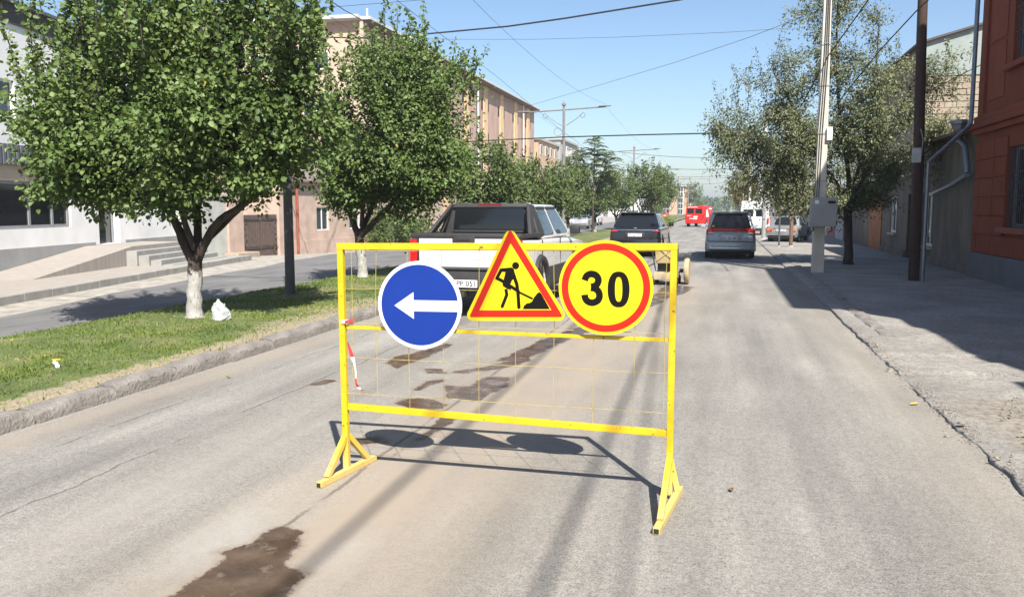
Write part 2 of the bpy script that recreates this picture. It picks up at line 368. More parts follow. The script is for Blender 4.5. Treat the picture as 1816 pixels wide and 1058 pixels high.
def road_sheet():
    xs = np.concatenate([np.arange(-5.78, 2.02, .055), [2.02]])
    ys = [-40., -20, -8, -2, 1.5]; y = 2.4
    while y < 420: ys.append(y); y += .05 if y < 12 else (.09 if y < 18 else (.2 if y < 26 else max(1.0, .05*y)))
    ys = np.array(ys); Xg, Yg = np.meshgrid(xs, ys); x = Xg.ravel(); y = Yg.ravel()
    wet = np.zeros_like(x); near = (y > 2) & (y < 26)
    for p in WET: wet[near] = np.maximum(wet[near], np.clip(.46 + polydist(x[near], y[near], p)/.20, 0, 1))
    cx = -2.15 + .055*(y-3.4); w = .75 + .02*y
    dust = np.exp(-((x-cx)/w)**2)*np.clip((24-y)/6, 0, 1)*(y > 2)
    dust = np.maximum(dust*.95, .22*np.exp(-((x+3.55)/.55)**2)*np.clip((14-y)/5, 0, 1))
    dust = np.maximum(dust, .55*np.exp(-((x+5.5)/.25)**2)); dust = np.maximum(dust, .28*np.exp(-((x-1.75)/.45)**2))
    pale = .8*np.exp(-((x+2.72)/.22)**2-((y-4.15)/.5)**2)+.5*np.exp(-((x+1.95)/.12)**2-((y-4.1)/.3)**2)+.35*np.exp(-((x+3.6)/.3)**2-((y-4.6)/1.6)**2)
    z = .006*(fbm(x*1.3, y*.5)-.5)*(y < 40) + .012*np.clip((x+1.8)/4, -1, 1)*0
    nx, ny = len(xs), len(ys); i = (np.arange(ny-1)[:, None]*nx+np.arange(nx-1)[None]).ravel()
    Fc = np.stack([i, i+1, i+1+nx, i+nx], 1)
    return tag(link('road', arr_mesh('road', np.stack([x, y, z], 1), Fc, MAT['asphalt'], dict(wet=wet, dust=dust, pale=pale), True)), kind='structure')
road_sheet()

# ---- ground left of the median: verge of gravel and dirt, then the opposite carriageway on it
def left_sheet(name, xl, xr, zoff, mat, y0=-30, y1=420, nx=14):
    V = []; ys = list(np.arange(y0, 80, 2.0)) + list(np.arange(80, y1+1, 20.0))
    for y in ys:
        a, b = xl(y), xr(y)
        for k in range(nx+1):
            x = a+(b-a)*k/nx; V.append((x, y, zl(x, y)+zoff))
    n = nx+1; i = (np.arange(len(ys)-1)[:, None]*n+np.arange(nx)[None]).ravel()
    return tag(link(name, arr_mesh(name, V, np.stack([i, i+1, i+1+n, i+n], 1), mat, None, True)), kind='structure')
left_sheet('verge_ground', lambda y: -60, lambda y: -9.4, -.03, MAT['gravel'], nx=50)
left_sheet('opposite_road', lambda y: -12.0-np.clip((y-11)*.175, -1, 4.0)+.12*math.sin(y*1.1)+.1*math.sin(y*2.7), lambda y: -9.75, -.008, MAT['asphalt_side'])
# ground right of the pavement, behind the houses
tag(MB().quad((2.0, 60, .01), (60, 60, .01), (60, 420, .01), (2.0, 420, .01)).quad((6.3, -40, -.02), (60, -40, -.02), (60, 60, -.02), (6.3, 60, -.02)).build('verge_ground', MAT['dirt'], fix=False), kind='structure')

# ---- median lawn with its kerb stones
def median():
    xs = np.concatenate([np.linspace(-9.8, -6.05, 38), [-5.99, -5.972, -5.965]]); ys = np.concatenate([np.arange(-10, 30, .12), np.arange(30, 96, 1.0), np.arange(96, 420, 12.)])
    Xg, Yg = np.meshgrid(xs, ys); x = Xg.ravel(); y = Yg.ravel(); u = (x+9.8)/3.82
    z = .02+.13*np.clip(u*6, 0, 1) + .03*np.sin(u*3.14) + .04*(fbm(x*2, y*2)-.5)*np.clip((1-u)*8, 0, 1); z = np.where(x > -6.02, .142, z); z = np.where(x > -5.98, .11, z)
    dry = np.maximum(np.exp(-((x+6.0)/.28)**2)*.85, np.exp(-((x+9.75)/.35)**2)); dry = np.maximum(dry, .5*np.exp(-((x+6.3)/.4)**2-((y-13)/3)**2)*2)
    nx = len(xs); i = (np.arange(len(ys)-1)[:, None]*nx+np.arange(nx-1)[None]).ravel()
    o = link('median', arr_mesh('median', np.stack([x, y, z], 1), np.stack([i, i+1, i+1+nx, i+nx], 1), MAT['soil'], dict(dry=dry), True))
    tag(o, kind='structure')
    vs = []
    for k in range(5):                                   # five worn stones, reused along the kerb
        r = np.random.default_rng(50+k); nx_, ny_ = 5, 9; V = []; Fc = []
        prof = [(.0, -.05), (.0, .06), (.012, .115), (.045, .145), (.12, .152), (.21, .150), (.235, .12), (.235, -.05)]
        for j in range(ny_+1):
            yy = .968*j/ny_; e = 1 if 0 < j < ny_ else .0
            for q, (a, b) in enumerate(prof):
                cut = (0.016 if (j in (0, ny_) and 1 < q < 6) else 0)
                V.append((-a-r.normal(0, .004)*(0 < q < 7) - (max(0, r.normal(-.008, .02)) if 1 < q < 4 else 0), yy, b-cut+(r.normal(0, .003)-(max(0, r.normal(-.005, .02)) if 1 < q < 4 else 0) if 0 < q < 7 else 0)))
        n = len(prof)
        for j in range(ny_):
            for q in range(n-1): a = j*n+q; Fc.append((a, a+1, a+1+n, a+n))
        me = bpy.data.meshes.new('kerb_stone'); me.from_pydata(V, [], Fc+[tuple(range(n))[::-1], tuple(ny_*n+q for q in range(n))])
        me.materials.append(MAT['kerb']); bm = bmesh.new(); bm.from_mesh(me); bmesh.ops.recalc_face_normals(bm, faces=bm.faces); bm.to_mesh(me); bm.free()
        for p in me.polygons: p.use_smooth = True
        me.set_sharp_from_angle(angle=R_(35)); vs.append(me)
    y = 1.0; r = random.Random(4)
    while y < 92:
        k = link('kerb_stone', r.choice(vs), o); k.location = (-5.74+r.uniform(-.02, .02), y, r.uniform(-.022, .012)); k.rotation_euler = (r.uniform(-.012, .012), r.uniform(-.03, .03), r.uniform(-.014, .014)); y += 1.0+r.uniform(0, .012)
    return o, vs
MEDIAN, KERBS = median()

def grass():
    N = 120000; r = np.random.default_rng(11)
    y = 4.5+(r.random(N)**1.8)*30; x = -9.75+r.random(N)*3.80
    dens = fbm(x*1.6, y*1.6); edge = np.clip((-5.92-x)/.35, 0, 1)*np.clip((x+9.8)/.3, 0, 1)
    keep = r.random(N) < np.clip((dens-.30)*3.6, .28, 1)*(.12+.88*edge); x, y = x[keep], y[keep]; N = len(x); edge = edge[keep]
    u = (x+9.8)/3.82; z = .0+.13*np.clip(u*6, 0, 1)+.03*np.sin(u*3.14)
    tall = fbm(x*.9+9, y*.9); h = (.018+.035*r.random(N)+.10*np.clip(tall-.52, 0, 1)+.05*(r.random(N) > .985)); a = r.random(N)*6.283; w = .0035+.004*r.random(N)+.00022*y
    dx, dy = np.cos(a), np.sin(a); ln = h*r.uniform(.2, 1.0, N); b = r.random(N)*6.283
    P = np.stack([x, y, z], 1); S = np.stack([dx*w, dy*w, 0*w], 1); T = P+np.stack([np.cos(b)*ln, np.sin(b)*ln, h], 1); Mi = P+np.stack([np.cos(b)*ln*.3, np.sin(b)*ln*.3, h*.6], 1)
    V = np.stack([P-S, P+S, Mi+S*.8, T, Mi-S*.8], 1).reshape(-1, 3); i = np.arange(N)*5
    F1 = np.stack([i, i+1, i+2, i+4], 1); rnd = np.clip(r.random(N)*.85+(1-edge)*.35+1.1*(fbm(x*.9+4, y*.9)-.47), 0, 1)
    F2 = np.stack([i+4, i+2, i+3, i+3], 1)
    me = bpy.data.meshes.new('grass'); Fc = [tuple(q) for q in F1.tolist()]+[tuple(q[:3]) for q in F2.tolist()]
    me.from_pydata(V.tolist(), [], Fc); at = me.attributes.new('rnd', 'FLOAT', 'POINT'); at.data.foreach_set('value', np.repeat(rnd, 5).astype(np.float32)); me.materials.append(MAT['grass'])
    return tag(link('grass', me), 'short green lawn grass growing on the planted median', 'grass', kind='stuff')
grass()

# ---- right pavement with its crumbling edge
def rpave():
    ys = np.concatenate([np.arange(-20, 4.5, 1.0), np.arange(4.5, 14, .06), np.arange(14, 60, .4)]); us = np.concatenate([[0, .004, .02, .05, .09, .14, .2, .28, .38, .5], np.arange(.62, 3, .12), np.arange(3, 4.6, .3), [4.6]])
    V = []; D = []
    for y in ys:
        e = 1.98+.04*(fbm(np.array([3.1]), np.array([y*.7]))[0]-.5)+.04*(vnoise(np.array([7.7]), np.array([y*4.3]))[0]-.5)+.035*(vnoise(np.array([1.7]), np.array([y*13.]))[0]-.5)
        gap = float(vnoise(np.array([2.2]), np.array([y*1.1]))[0])
        hz = .05*np.clip(.35+gap*1.1, .25, 1) if y < 12.5 else .06
        if 9.3 < y < 10.2 or 10.9 < y < 11.4: hz *= .25
        for k, u in enumerate(us):
            x = e+u; n = float(fbm(np.array([x*3]), np.array([y*3]))[0]-.47)
            z = -.03 if k == 0 else hz*min(1, .55+u*4)+.02*n+.018*min(1, u)
            d = polydist(np.array([x]), np.array([y]), [(2.2, 8.95), (5, 8.6), (5, 3), (2.42, 3), (2.3, 7.0)])[0]; dd = float(np.clip(.5+d/.7, 0, 1))
            V.append((x, y, z-.03*dd+(.05*n*dd))); D.append(dd)
    n = len(us); i = (np.arange(len(ys)-1)[:, None]*n+np.arange(n-1)[None]).ravel()
    return tag(link('pavement', arr_mesh('pavement', V, np.stack([i, i+1, i+1+n, i+n], 1), MAT['pavement'], dict(dirt=D), False)), kind='structure')
PAVE = rpave()
r_ = random.Random(9); y = 12.6
while y < 34:                                            # kerb stones further along
    k = link('kerb_stone', r_.choice(KERBS), PAVE); k.location = (2.0+r_.uniform(-.015, .015)+.2, y, -.055+r_.uniform(-.015, .01)); k.rotation_euler = (0, 0, math.pi+r_.uniform(-.01, .01)); k.location.y += .98; y += 1.0
def rubble():
    V = []; Fc = []; r = np.random.default_rng(5)
    for k in range(900):
        if k < 430: x, y = r.uniform(2.4, 4.2), r.uniform(6.0, 8.9); z = .055
        else: y = r.uniform(4.8, 12.5); x = 2.02+r.normal(0, .06)-.03; z = .0 if x < 1.98 else .06
        s = r.uniform(.005, .018)*(1+1.6*(r.random() > .95)); i = len(V)
        for q in ((1,0,0),(-1,0,0),(0,1,0),(0,-1,0),(0,0,1),(0,0,-.4)): V.append((x+q[0]*s*r.uniform(.6, 1.4), y+q[1]*s*r.uniform(.6, 1.4), z+q[2]*s*r.uniform(.5, .9)))
        for a in ((0,2,4),(2,1,4),(1,3,4),(3,0,4),(2,0,5),(1,2,5),(3,1,5),(0,3,5)): Fc.append(tuple(i+b for b in a))
    return tag(link('rubble', arr_mesh('rubble', V, Fc, M('crumbled_stone', (.26, .225, .18), .95, .4, 20))), 'scattered crumbs of stone on the bare dirt patch', 'rubble', kind='stuff')
rubble()

# ---- left pavement (raised, tiled) in front of the white house; axis of the house frontage
UA = R_(12.5); UX, UY = -math.sin(UA), math.cos(UA); NX, NY = UY, -UX      # u along the frontage, n towards the road
P0 = (-17.9, 17.9)
def fr(s, n, z=0): return (P0[0]+UX*s+NX*n, P0[1]+UY*s+NY*n, z)
def frbox(mb, s0, s1, n0, n1, z0, z1, m=0):
    b = [fr(s0, n0, z0), fr(s1, n0, z0), fr(s1, n1, z0), fr(s0, n1, z0)]; t = [(q[0], q[1], q[2]+z1-z0) for q in b]; return mb.hexa(b, t, m)
def tile_mat():
    s = NT('beige_paving_tiles'); br = s.n('ShaderNodeTexBrick'); mp = s.n('ShaderNodeMapping'); mp.inputs['Rotation'].default_value = (0, 0, -UA); s.l(s.tc.outputs['Object'], mp.inputs[0]); s.l(mp.outputs[0], br.inputs[0])
    br.inputs['Color1'].default_value = (.29, .245, .21, 1); br.inputs['Color2'].default_value = (.335, .305, .268, 1); br.inputs['Mortar'].default_value = (.28, .25, .22, 1); br.inputs['Scale'].default_value = 2.6; br.inputs['Mortar Size'].default_value = .012
    s.set(s.mix(s.math('MULTIPLY', s.noise(3, 4), .4), br.outputs[0], (.30, .28, .25)), .85); return s.m
MAT['tiles'] = tile_mat()
MAT['pale_stone'] = M('pale_stone_edge', (.29, .28, .26), .85, .2, 4, .3, 40)
lp = frbox(MB(), -14, 9.3, .0, 3.15, -.4, .13).build('pavement', MAT['tiles']); tag(lp, kind='structure')
for k in range(22):
    frbox(MB(), -12.5+k*1.0, -11.51+k*1.0, 3.15, 3.30, -.4, .135+.004*(k % 3)).build('kerb_stone', MAT['pale_stone'], lp, bevel=.012)

# ================================================================ BUILDINGS
def wall_grid(put, s0, s1, z0, z1, ops):
    ss = sorted({s0, s1, *[o[0] for o in ops], *[o[1] for o in ops]}); ss = [s for s in ss if s0 <= s <= s1]
    for a, b in zip(ss, ss[1:]):
        m = (a+b)/2; cuts = sorted([(o[2], o[3]) for o in ops if o[0] < m < o[1]]); z = z0
        for c, d in cuts:
            if c > z+1e-4: put(a, b, z, c)
            z = max(z, d)
        if z1 > z+1e-4: put(a, b, z, z1)
MAT['stucco_white'] = M('white_stucco', (.80, .79, .765), .9, .10, 1.2, .3, 60)
MAT['stucco_grey'] = M('grey_plinth_plaster', (.31, .31, .30), .9, .15, 2, .3, 50)
MAT['beige_soffit'] = M('beige_band_plaster', (.50, .42, .32), .9, .1, 2)
MAT['attic_dark'] = M('dark_brown_fascia', (.075, .062, .056), .7, .2, 3)
MAT['clad_grey'] = M('dark_grey_sheet_cladding', (.115, .12, .135), .5, .15, 3)
MAT['frame_grey'] = M('grey_window_frame', (.24, .245, .25), .5, .1, 4)
MAT['frame_white'] = M('white_window_frame', (.70, .69, .66), .6, .12, 4)
MAT['pink'] = M('pink_plaster', (.47, .35, .28), .92, .22, 1.6, .5, 40)
MAT['pale_green'] = M('grey_green_plaster', (.40, .41, .375), .92, .2, 1.4, .5, 40)
MAT['tuff'] = M('pink_tuff_masonry', (.42, .285, .225), .92, .22, .9, .6, 22, sc=(1, 1, .35))
MAT['tuff_end'] = M('pale_pink_panel', (.50, .365, .28), .92, .14, .6, .4, 20)
MAT['orange_cream'] = M('orange_cream_tuff', (.60, .38, .20), .9, .18, .8, .4, 20, c2=(.68, .50, .29))
MAT['rust'] = M('rust_red_paint', (.26, .075, .045), .7, .3, 5)
MAT['roof_sheet'] = M('pale_roof_sheet', (.52, .52, .50), .6, .15, 2)
MAT['eave'] = M('brown_timber_eave', (.16, .10, .07), .85, .3, 3)
MAT['roof_brown'] = M('grey_brown_roof_sheet', (.20, .16, .135), .8, .2, 3); MAT['dark_void'] = M('dark_interior', (.02, .019, .018), .9, .2, 3)
MAT['iron_gate'] = M('brown_iron_gate_paint', (.105, .075, .062), .6, .25, 5, .3, 30)
MAT['tuff_stone'] = M('rough_tuff_stone', (.34, .27, .21), .95, .3, 4, .8, 20)

def window_local(parent, cx, cz, w, h, place, frame, glass='glass_light', fr_w=.06, mull=(0,), name='window'):
    "place(s, n, z) -> world; a window is a frame part with its panes below it"
    m = MB()
    def bx(s0, s1, n0, n1, z0, z1): m.hexa([place(s0, n0, z0), place(s1, n0, z0), place(s1, n1, z0), place(s0, n1, z0)], [place(s0, n0, z1), place(s1, n0, z1), place(s1, n1, z1), place(s0, n1, z1)])
    a, b, c, d = cx-w/2, cx+w/2, cz-h/2, cz+h/2
    bx(a, a+fr_w, -.14, -.06, c, d); bx(b-fr_w, b, -.14, -.06, c, d); bx(a+fr_w, b-fr_w, -.14, -.06, c, c+fr_w); bx(a+fr_w, b-fr_w, -.14, -.06, d-fr_w, d)
    for q in mull: bx(cx+q-fr_w/2, cx+q+fr_w/2, -.135, -.065, c+fr_w, d-fr_w)
    o = m.build(name, MAT[frame], parent, world=True)
    edges = [a+fr_w]+sum([[cx+q-fr_w/2, cx+q+fr_w/2] for q in mull], [])+[b-fr_w]
    for k in range(0, len(edges), 2):
        p = MB(); z0, z1 = c+fr_w, d-fr_w
        p.hexa([place(edges[k], -.12, z0), place(edges[k+1], -.12, z0), place(edges[k+1], -.10, z0), place(edges[k], -.10, z0)], [place(edges[k], -.12, z1), place(edges[k+1], -.12, z1), place(edges[k+1], -.10, z1), place(edges[k], -.10, z1)])
        me = p.mesh('pane', MAT[glass], tuple(parent.location)); link('pane', me, o)
    return o

# ---- white two-storey house
def white_house():
    t = thing('white_house', 'white stuccoed two storey house with dark fascia and wide dark shop windows', 'house', fr(0, 0))
    pl = lambda s, n, z: fr(s, n, z)
    m = MB(); put = lambda a, b, z0, z1: frbox(m, a, b, -.35, 0, z0, z1)
    wall_grid(put, -14, 11.3, -.4, 3.0, [(-6.5, 3.42, 1.3, 2.58), (5.0, 6.35, .72, 2.55)])
    wall_grid(put, -14, 11.3, 3.0, 6.63, [(-1.6, 1.0, 4.17, 5.17), (3.6, 6.2, 4.17, 5.17), (8.0, 9.6, 4.17, 5.17)])
    frbox(m, 10.95, 11.3, -12, -.35, -.4, 6.63); frbox(m, -14, -13.65, -12, -.35, -.4, 6.63); frbox(m, -13.65, 10.95, -12, -11.7, -.4, 6.63)
    m.build('wall', MAT['stucco_white'], t, True)
    frbox(frbox(MB(), -14, 4.7, 0, .03, -.3, .80), 6.65, 11.3, 0, .03, -.3, .80).build('plinth', MAT['stucco_grey'], t, True)
    frbox(MB(), -14.02, 11.32, -12, .05, 6.63, 7.14).build('fascia', MAT['attic_dark'], t, True)
    frbox(MB(), -14.15, 11.45, -12.1, .18, 7.14, 7.22).build('roof', MAT['clad_grey'], t, True)
    frbox(MB(), -14, 4.2, 0, .10, 2.60, 2.955).build('beige_band', MAT['beige_soffit'], t, True)
    cl = frbox(MB(), -14, 4.3, 0, .22, 2.96, 3.49).build('cladding_band', MAT['clad_grey'], t, True)
    for k in range(64): frbox(MB(), -8+k*.19, -7.9+k*.19, .22, .25, 2.97, 3.48).build('cladding_rib', MAT['clad_grey'], cl, True)
    for c in (-.3, 4.9, 8.8): window_local(t, c, 4.67, 2.6 if c < 8 else 1.6, 1.0, pl, 'frame_white', mull=(0,))
    window_local(t, -1.54, 1.94, 9.9, 1.27, pl, 'frame_grey', 'glass', .09, (-3.2, -1.6, 0, 1.55, 3.0, 4.1), 'shop_window')
    d = frbox(frbox(frbox(MB(), 5.0, 5.1, -.3, -.2, .72, 2.55), 6.25, 6.35, -.3, -.2, .72, 2.55), 5.1, 6.25, -.3, -.2, 2.4, 2.55); d = d.build('door', MAT['frame_grey'], t, True)
    link('pane', frbox(MB(), 5.1, 6.25, -.27, -.24, .72, 2.4).mesh('pane', MAT['glass'], tuple(t.location)), d)
    # ramp, landing and steps
    m = MB(); m.hexa([fr(-1.2, .04, .1), fr(4.0, .04, .1), fr(4.0, 1.5, .1), fr(-1.2, 1.5, .1)], [fr(-1.2, .04, .135), fr(4.0, .04, .70), fr(4.0, 1.5, .70), fr(-1.2, 1.5, .135)]); m.build('ramp', MAT['tiles'], t, True)
    frbox(MB(), 4.0, 7.8, .04, 1.5, .1, .705).build('landing', MAT['tiles'], t, True)
    for k in range(4): frbox(MB(), 3.6+.1*k, 8.2+.1*k, 1.5+.32*k, 1.5+.32*(k+1), .1, .70-.142*(k+1)+.02).build('step', MAT['pale_stone'], t, True, bevel=.01)
    return t
white_house()

def box_thing_wall(name, label, cat, X, y0, y1, z0, z1, mat, th=.35, ops=(), parts=()):
    t = thing(name, label, cat, (X, y0, z0)); m = MB()
    wall_grid(lambda a, b, c, d: m.box(X-th, X, a, b, c, d), y0, y1, z0, z1, list(ops)); m.build('wall', mat, t, True); return t
XL = -20.0
t = box_thing_wall('courtyard_wall', 'plain grey green plastered wall beside the iron gate', 'wall', XL-.03, 28.5, 31.5, -.9, 2.3, MAT['pale_green'])
MB().box(XL-.45, XL+.05, 28.5, 31.5, 2.3, 2.42).build('coping', MAT['concrete'], t, True)
t = thing('iron_gate', 'brown double leaf iron gate with curled scrollwork between pink piers', 'gate', (XL-.1, 34.2, -.38))
for k, s in ((0, -1), (1, 1)):
    cy = 34.2+s*.75; m = MB()
    m.box(XL-.12, XL-.06, cy-.74, cy+.74, -.34, 1.55)
    lf = m.build('gate_leaf', MAT['iron_gate'], t, True)
    for j in range(9): MB().box(XL-.06, XL-.03, cy-.66+j*.155, cy-.57+j*.155, .15, 1.25).build('slat', MAT['iron_gate'], lf, True)
    for z in (.05, .1, 1.3, 1.36): MB().box(XL-.06, XL-.02, cy-.7, cy+.7, z, z+.03).build('rail', MAT['iron_gate'], lf, True)
    for z, sgn in ((-.12, 1), (.55, -1), (1.05, 1), (.3, 1)):
        pts = [(XL-.03, cy+s*.5+.2*math.cos(a)*(1-a/9)*sgn*.8, z+.2*math.sin(a)*(1-a/9)) for a in np.linspace(0, 7.5, 22)]
        MB().tube(pts, .018, 5).build('scroll', MAT['iron_gate'], lf, True)
for n, a, b in (('gate_pier', 31.55, 32.68), ('gate_pier', 35.72, 36.6)):
    t = thing(n, 'pink plastered gate pier %s' % ('with a rough stone block at its foot' if a < 33 else 'beside the rust red downpipe'), 'pier', (XL, (a+b)/2, -.4))
    MB().box(XL-.5, XL+.06, a, b, -.9, 2.55).build('shaft', MAT['pink'], t, True); MB().box(XL-.56, XL+.12, a-.06, b+.06, 2.55, 2.68).build('cap', MAT['tuff_stone'], t, True, bevel=.02)
    if a < 33: MB().box(XL+.06, XL+.75, a-.5, b+.1, -.6, .0).build('base_block', MAT['tuff_stone'], t, True, bevel=.05)
t = thing('pink_house', 'low pink plastered house along the far pavement with barred window', 'house', (XL, 44, -.6))
m = MB(); ops = [(39.6, 41.0, .7, 1.9), (43.5, 44.9, .7, 1.9), (47.5, 48.9, .7, 1.9)]
wall_grid(lambda a, b, c, d: m.box(XL-.4, XL, a, b, c, d), 36.65, 60, -1.2, 3.1, ops); m.box(XL-7, XL-.4, 36.65, 37.0, -1.2, 3.1); m.build('wall', MAT['pink'], t, True)
m = MB(); m.hexa([(XL+.3, 36.5, 3.1), (XL-7, 36.5, 3.1), (XL-7, 60, 3.1), (XL+.3, 60, 3.1)], [(XL+.3, 36.5, 3.2), (XL-7, 36.5, 4.6), (XL-7, 60, 4.6), (XL+.3, 60, 3.2)]); m.build('roof', MAT['roof_brown'], t, True)
for a, b, c, d in ops: window_local(t, (a+b)/2, (c+d)/2, b-a, d-c, lambda s, n, z: (XL+n, s, z), 'frame_white')
MB().box(XL+0.0, XL+.09, 36.75, 60, -1.2, .25).build('plinth', MAT['pink'], t, True)
MB().tube([(XL+.15, 37.3, 3.0), (XL+.15, 37.3, -.5)], .07, 8).build('downpipe', MAT['rust'], t, True)

# ---- pink tuff factory
def factory():
    X, Y0, Y1, H = -27.0, 61.5, 123.0, 16.0
    t = thing('factory_building', 'long pink tuff four storey factory with orange pilasters and slit windows', 'building', (X, Y0, -1))
    m = MB(); m.box(X-25, X, Y0, Y1, -1.5, H); m.build('wall', MAT['tuff'], t, True)
    m = MB(); m.box(X-25, X+.02, Y0-.12, Y0-.01, -1.5, H-.9); m.build('end_panel', MAT['tuff_end'], t, True)
    MB().box(X-.02, X+.25, Y0-.2, Y0+.9, -1.5, H).build('corner_pilaster', MAT['tuff_end'], t, True)
    MB().hexa([(X-26, Y0-.8, H+.25), (X+.1, Y0-.8, H+.05), (X+.1, Y0+.3, H+.05), (X-26, Y0+.3, H+.25)], [(X-26, Y0-.8, H+.55), (X+.1, Y0-.8, H+.3), (X+.1, Y0+.3, H+.3), (X-26, Y0+.3, H+.55)]).build('roof_verge', MAT['roof_sheet'], t, True)
    MB().box(X-25.3, X+.9, Y0-.3, Y1+.3, H, H+.22).build('roof', MAT['roof_sheet'], t, True)
    MB().box(X+.02, X+.8, Y0-.1, Y1+.2, H-.22, H-.002).build('eave', MAT['eave'], t, True)
    slit = MB().box(0, .06, -.28, .28, -.55, .55).mesh('window', MAT['dark_void']); pm = MB().box(0, .16, -.75, .75, -1.5, H-.24).mesh('pilaster', MAT['orange_cream'])
    thin = MB().box(0, .12, -.3, .3, -1.5, H-.24).mesh('pilaster', MAT['orange_cream'])
    for k in range(8):
        y = 66.5+k*7.45
        p = link('pilaster', pm, t); p.location = (.0, y-Y0, 1)
        for dy in (-1.25, 1.25):
            for z in (13.6, 10.0, 6.6, 3.2):
                w = link('window', slit, t); w.location = (0, y+dy-Y0, z+1)
        pass
    for k in (3, 6): MB().tube([(X+.35, 70+k*7.45, H-.3), (X+.35, 70+k*7.45, -1)], .10, 6).build('downpipe', MAT['frame_white'], t, True)
    pl = lambda s, n, z: (s, Y0-.12-n, z)
    for c in (-30.7, -35.2, -39.6, -44):
        for z in (13.1, 9.6, 6.0): 
            w = window_local(t, c, z, 2.3, 1.35, lambda s, n, z: (s, Y0-.24-n-.14, z), 'frame_white', 'glass_light', .09)
    for k, (x, y, h) in enumerate(((-31, 72, 3.4), (-30, 80, 2.6))): MB().tube([(x, y, H), (x, y, H+h)], .10, 8).build('vent_pipe', MAT['roof_sheet'], t, True)
factory()

# ---- apartment blocks further on
def flats(name, label, X, y0, y1, H, mat, floors, nbay, depth=14, frame='frame_white', balc=(), z0=-1.5, side=1):
    t = thing(name, label, 'building', (X, y0, 0)); MB().box(X-depth*side, X, y0, y1, z0, H).build('wall', mat, t, True) if side > 0 else MB().box(X, X+depth, y0, y1, z0, H).build('wall', mat, t, True)
    MB().box(min(X, X-depth*side)-.2, max(X, X-depth*side)+.3, y0-.3, y1+.3, H, H+.35).build('roof', MAT['concrete'], t, True)
    wf = MB().box(-.05, .06, -.75, .75, -.75, .75).mesh('window', MAT[frame]); wp = MB().box(.06, .075, -.62, -.04, -.64, .64).box(.06, .075, .04, .62, -.64, .64).mesh('pane', MAT['glass_light'])
    ff = H/floors
    def put(loc, rz):
        w = link('window', wf, t); w.location = loc; w.rotation_euler = (0, 0, rz); p = link('pane', wp, w)
    for f in range(floors):
        z = ff*f+ff*.55
        for b in range(nbay):
            y = (b+.5)*(y1-y0)/nbay
            if b in balc:
                MB().box(X, X+1.1, y0+y-1.6, y0+y+1.6, z-1.0, z+.05).build('balcony', MAT['concrete'], t, True)
            put((0, y, z), 0)
        for b in range(3): put((-2.5-b*3.6, 0, z), -math.pi/2)
    return t
MAT['apt_orange'] = M('orange_tuff_cladding', (.50, .335, .22), .92, .16, .8)
flats('apartment_building', 'orange pink apartment block standing beyond the pink factory', -27, 126, 141.5, 12.0, MAT['apt_orange'], 4, 4)
flats('apartment_building', 'pale grey apartment block with white balconies past the orange block', -26.6, 142, 159, 13.2, MAT['stucco_grey'], 4, 4, balc=(1, 3))
q = atY(1226, 332, 235)
flats('apartment_building', 'distant beige tower block rising behind the street trees', float(q[0]), 228, 246, float(q[2]), MAT['apt_orange'], 5, 4, depth=9, balc=(2,), z0=-1.6)
for k, (X, y0, w, h, mt) in enumerate(((-24, 262, 30, 5.5, 'stucco_white'), (-18, 330, 40, 6, 'apt_orange'), (9, 150, 30, 4.5, 'stucco_white'), (8.5, 190, 50, 5, 'apt_orange'), (8, 260, 60, 6, 'stucco_grey'))):
    lab = ['low white house beyond the distant tower block', 'low orange house far down the street on the tower side', 'low white house on the right pavement beyond the parked van', 'low orange house past the white house on the right pavement', 'grey house at the far end of the right pavement'][k]
    t = thing('street_house', lab, 'house', (X, y0, 0)); a, b = (X-10, X) if X < 0 else (X, X+10)
    MB().box(a, b, y0, y0+w, -1.6, h).build('wall', MAT[mt], t, True); MB().hexa([(a-.4, y0-.4, h), (b+.4, y0-.4, h), (b+.4, y0+w+.4, h), (a-.4, y0+w+.4, h)], [((a+b)/2-.2, y0-.4, h+2), ((a+b)/2+.2, y0-.4, h+2), ((a+b)/2+.2, y0+w+.4, h+2), ((a+b)/2-.2, y0+w+.4, h+2)]).build('roof', MAT['roof_sheet'], t, True)
    for j in range(4): MB().box(*( (X-.02, X+.05) if X < 0 else (X-.05, X+.02)), y0+3+j*6, y0+4.4+j*6, 1.2, 2.8).build('window', MAT['glass_light'], t, True)

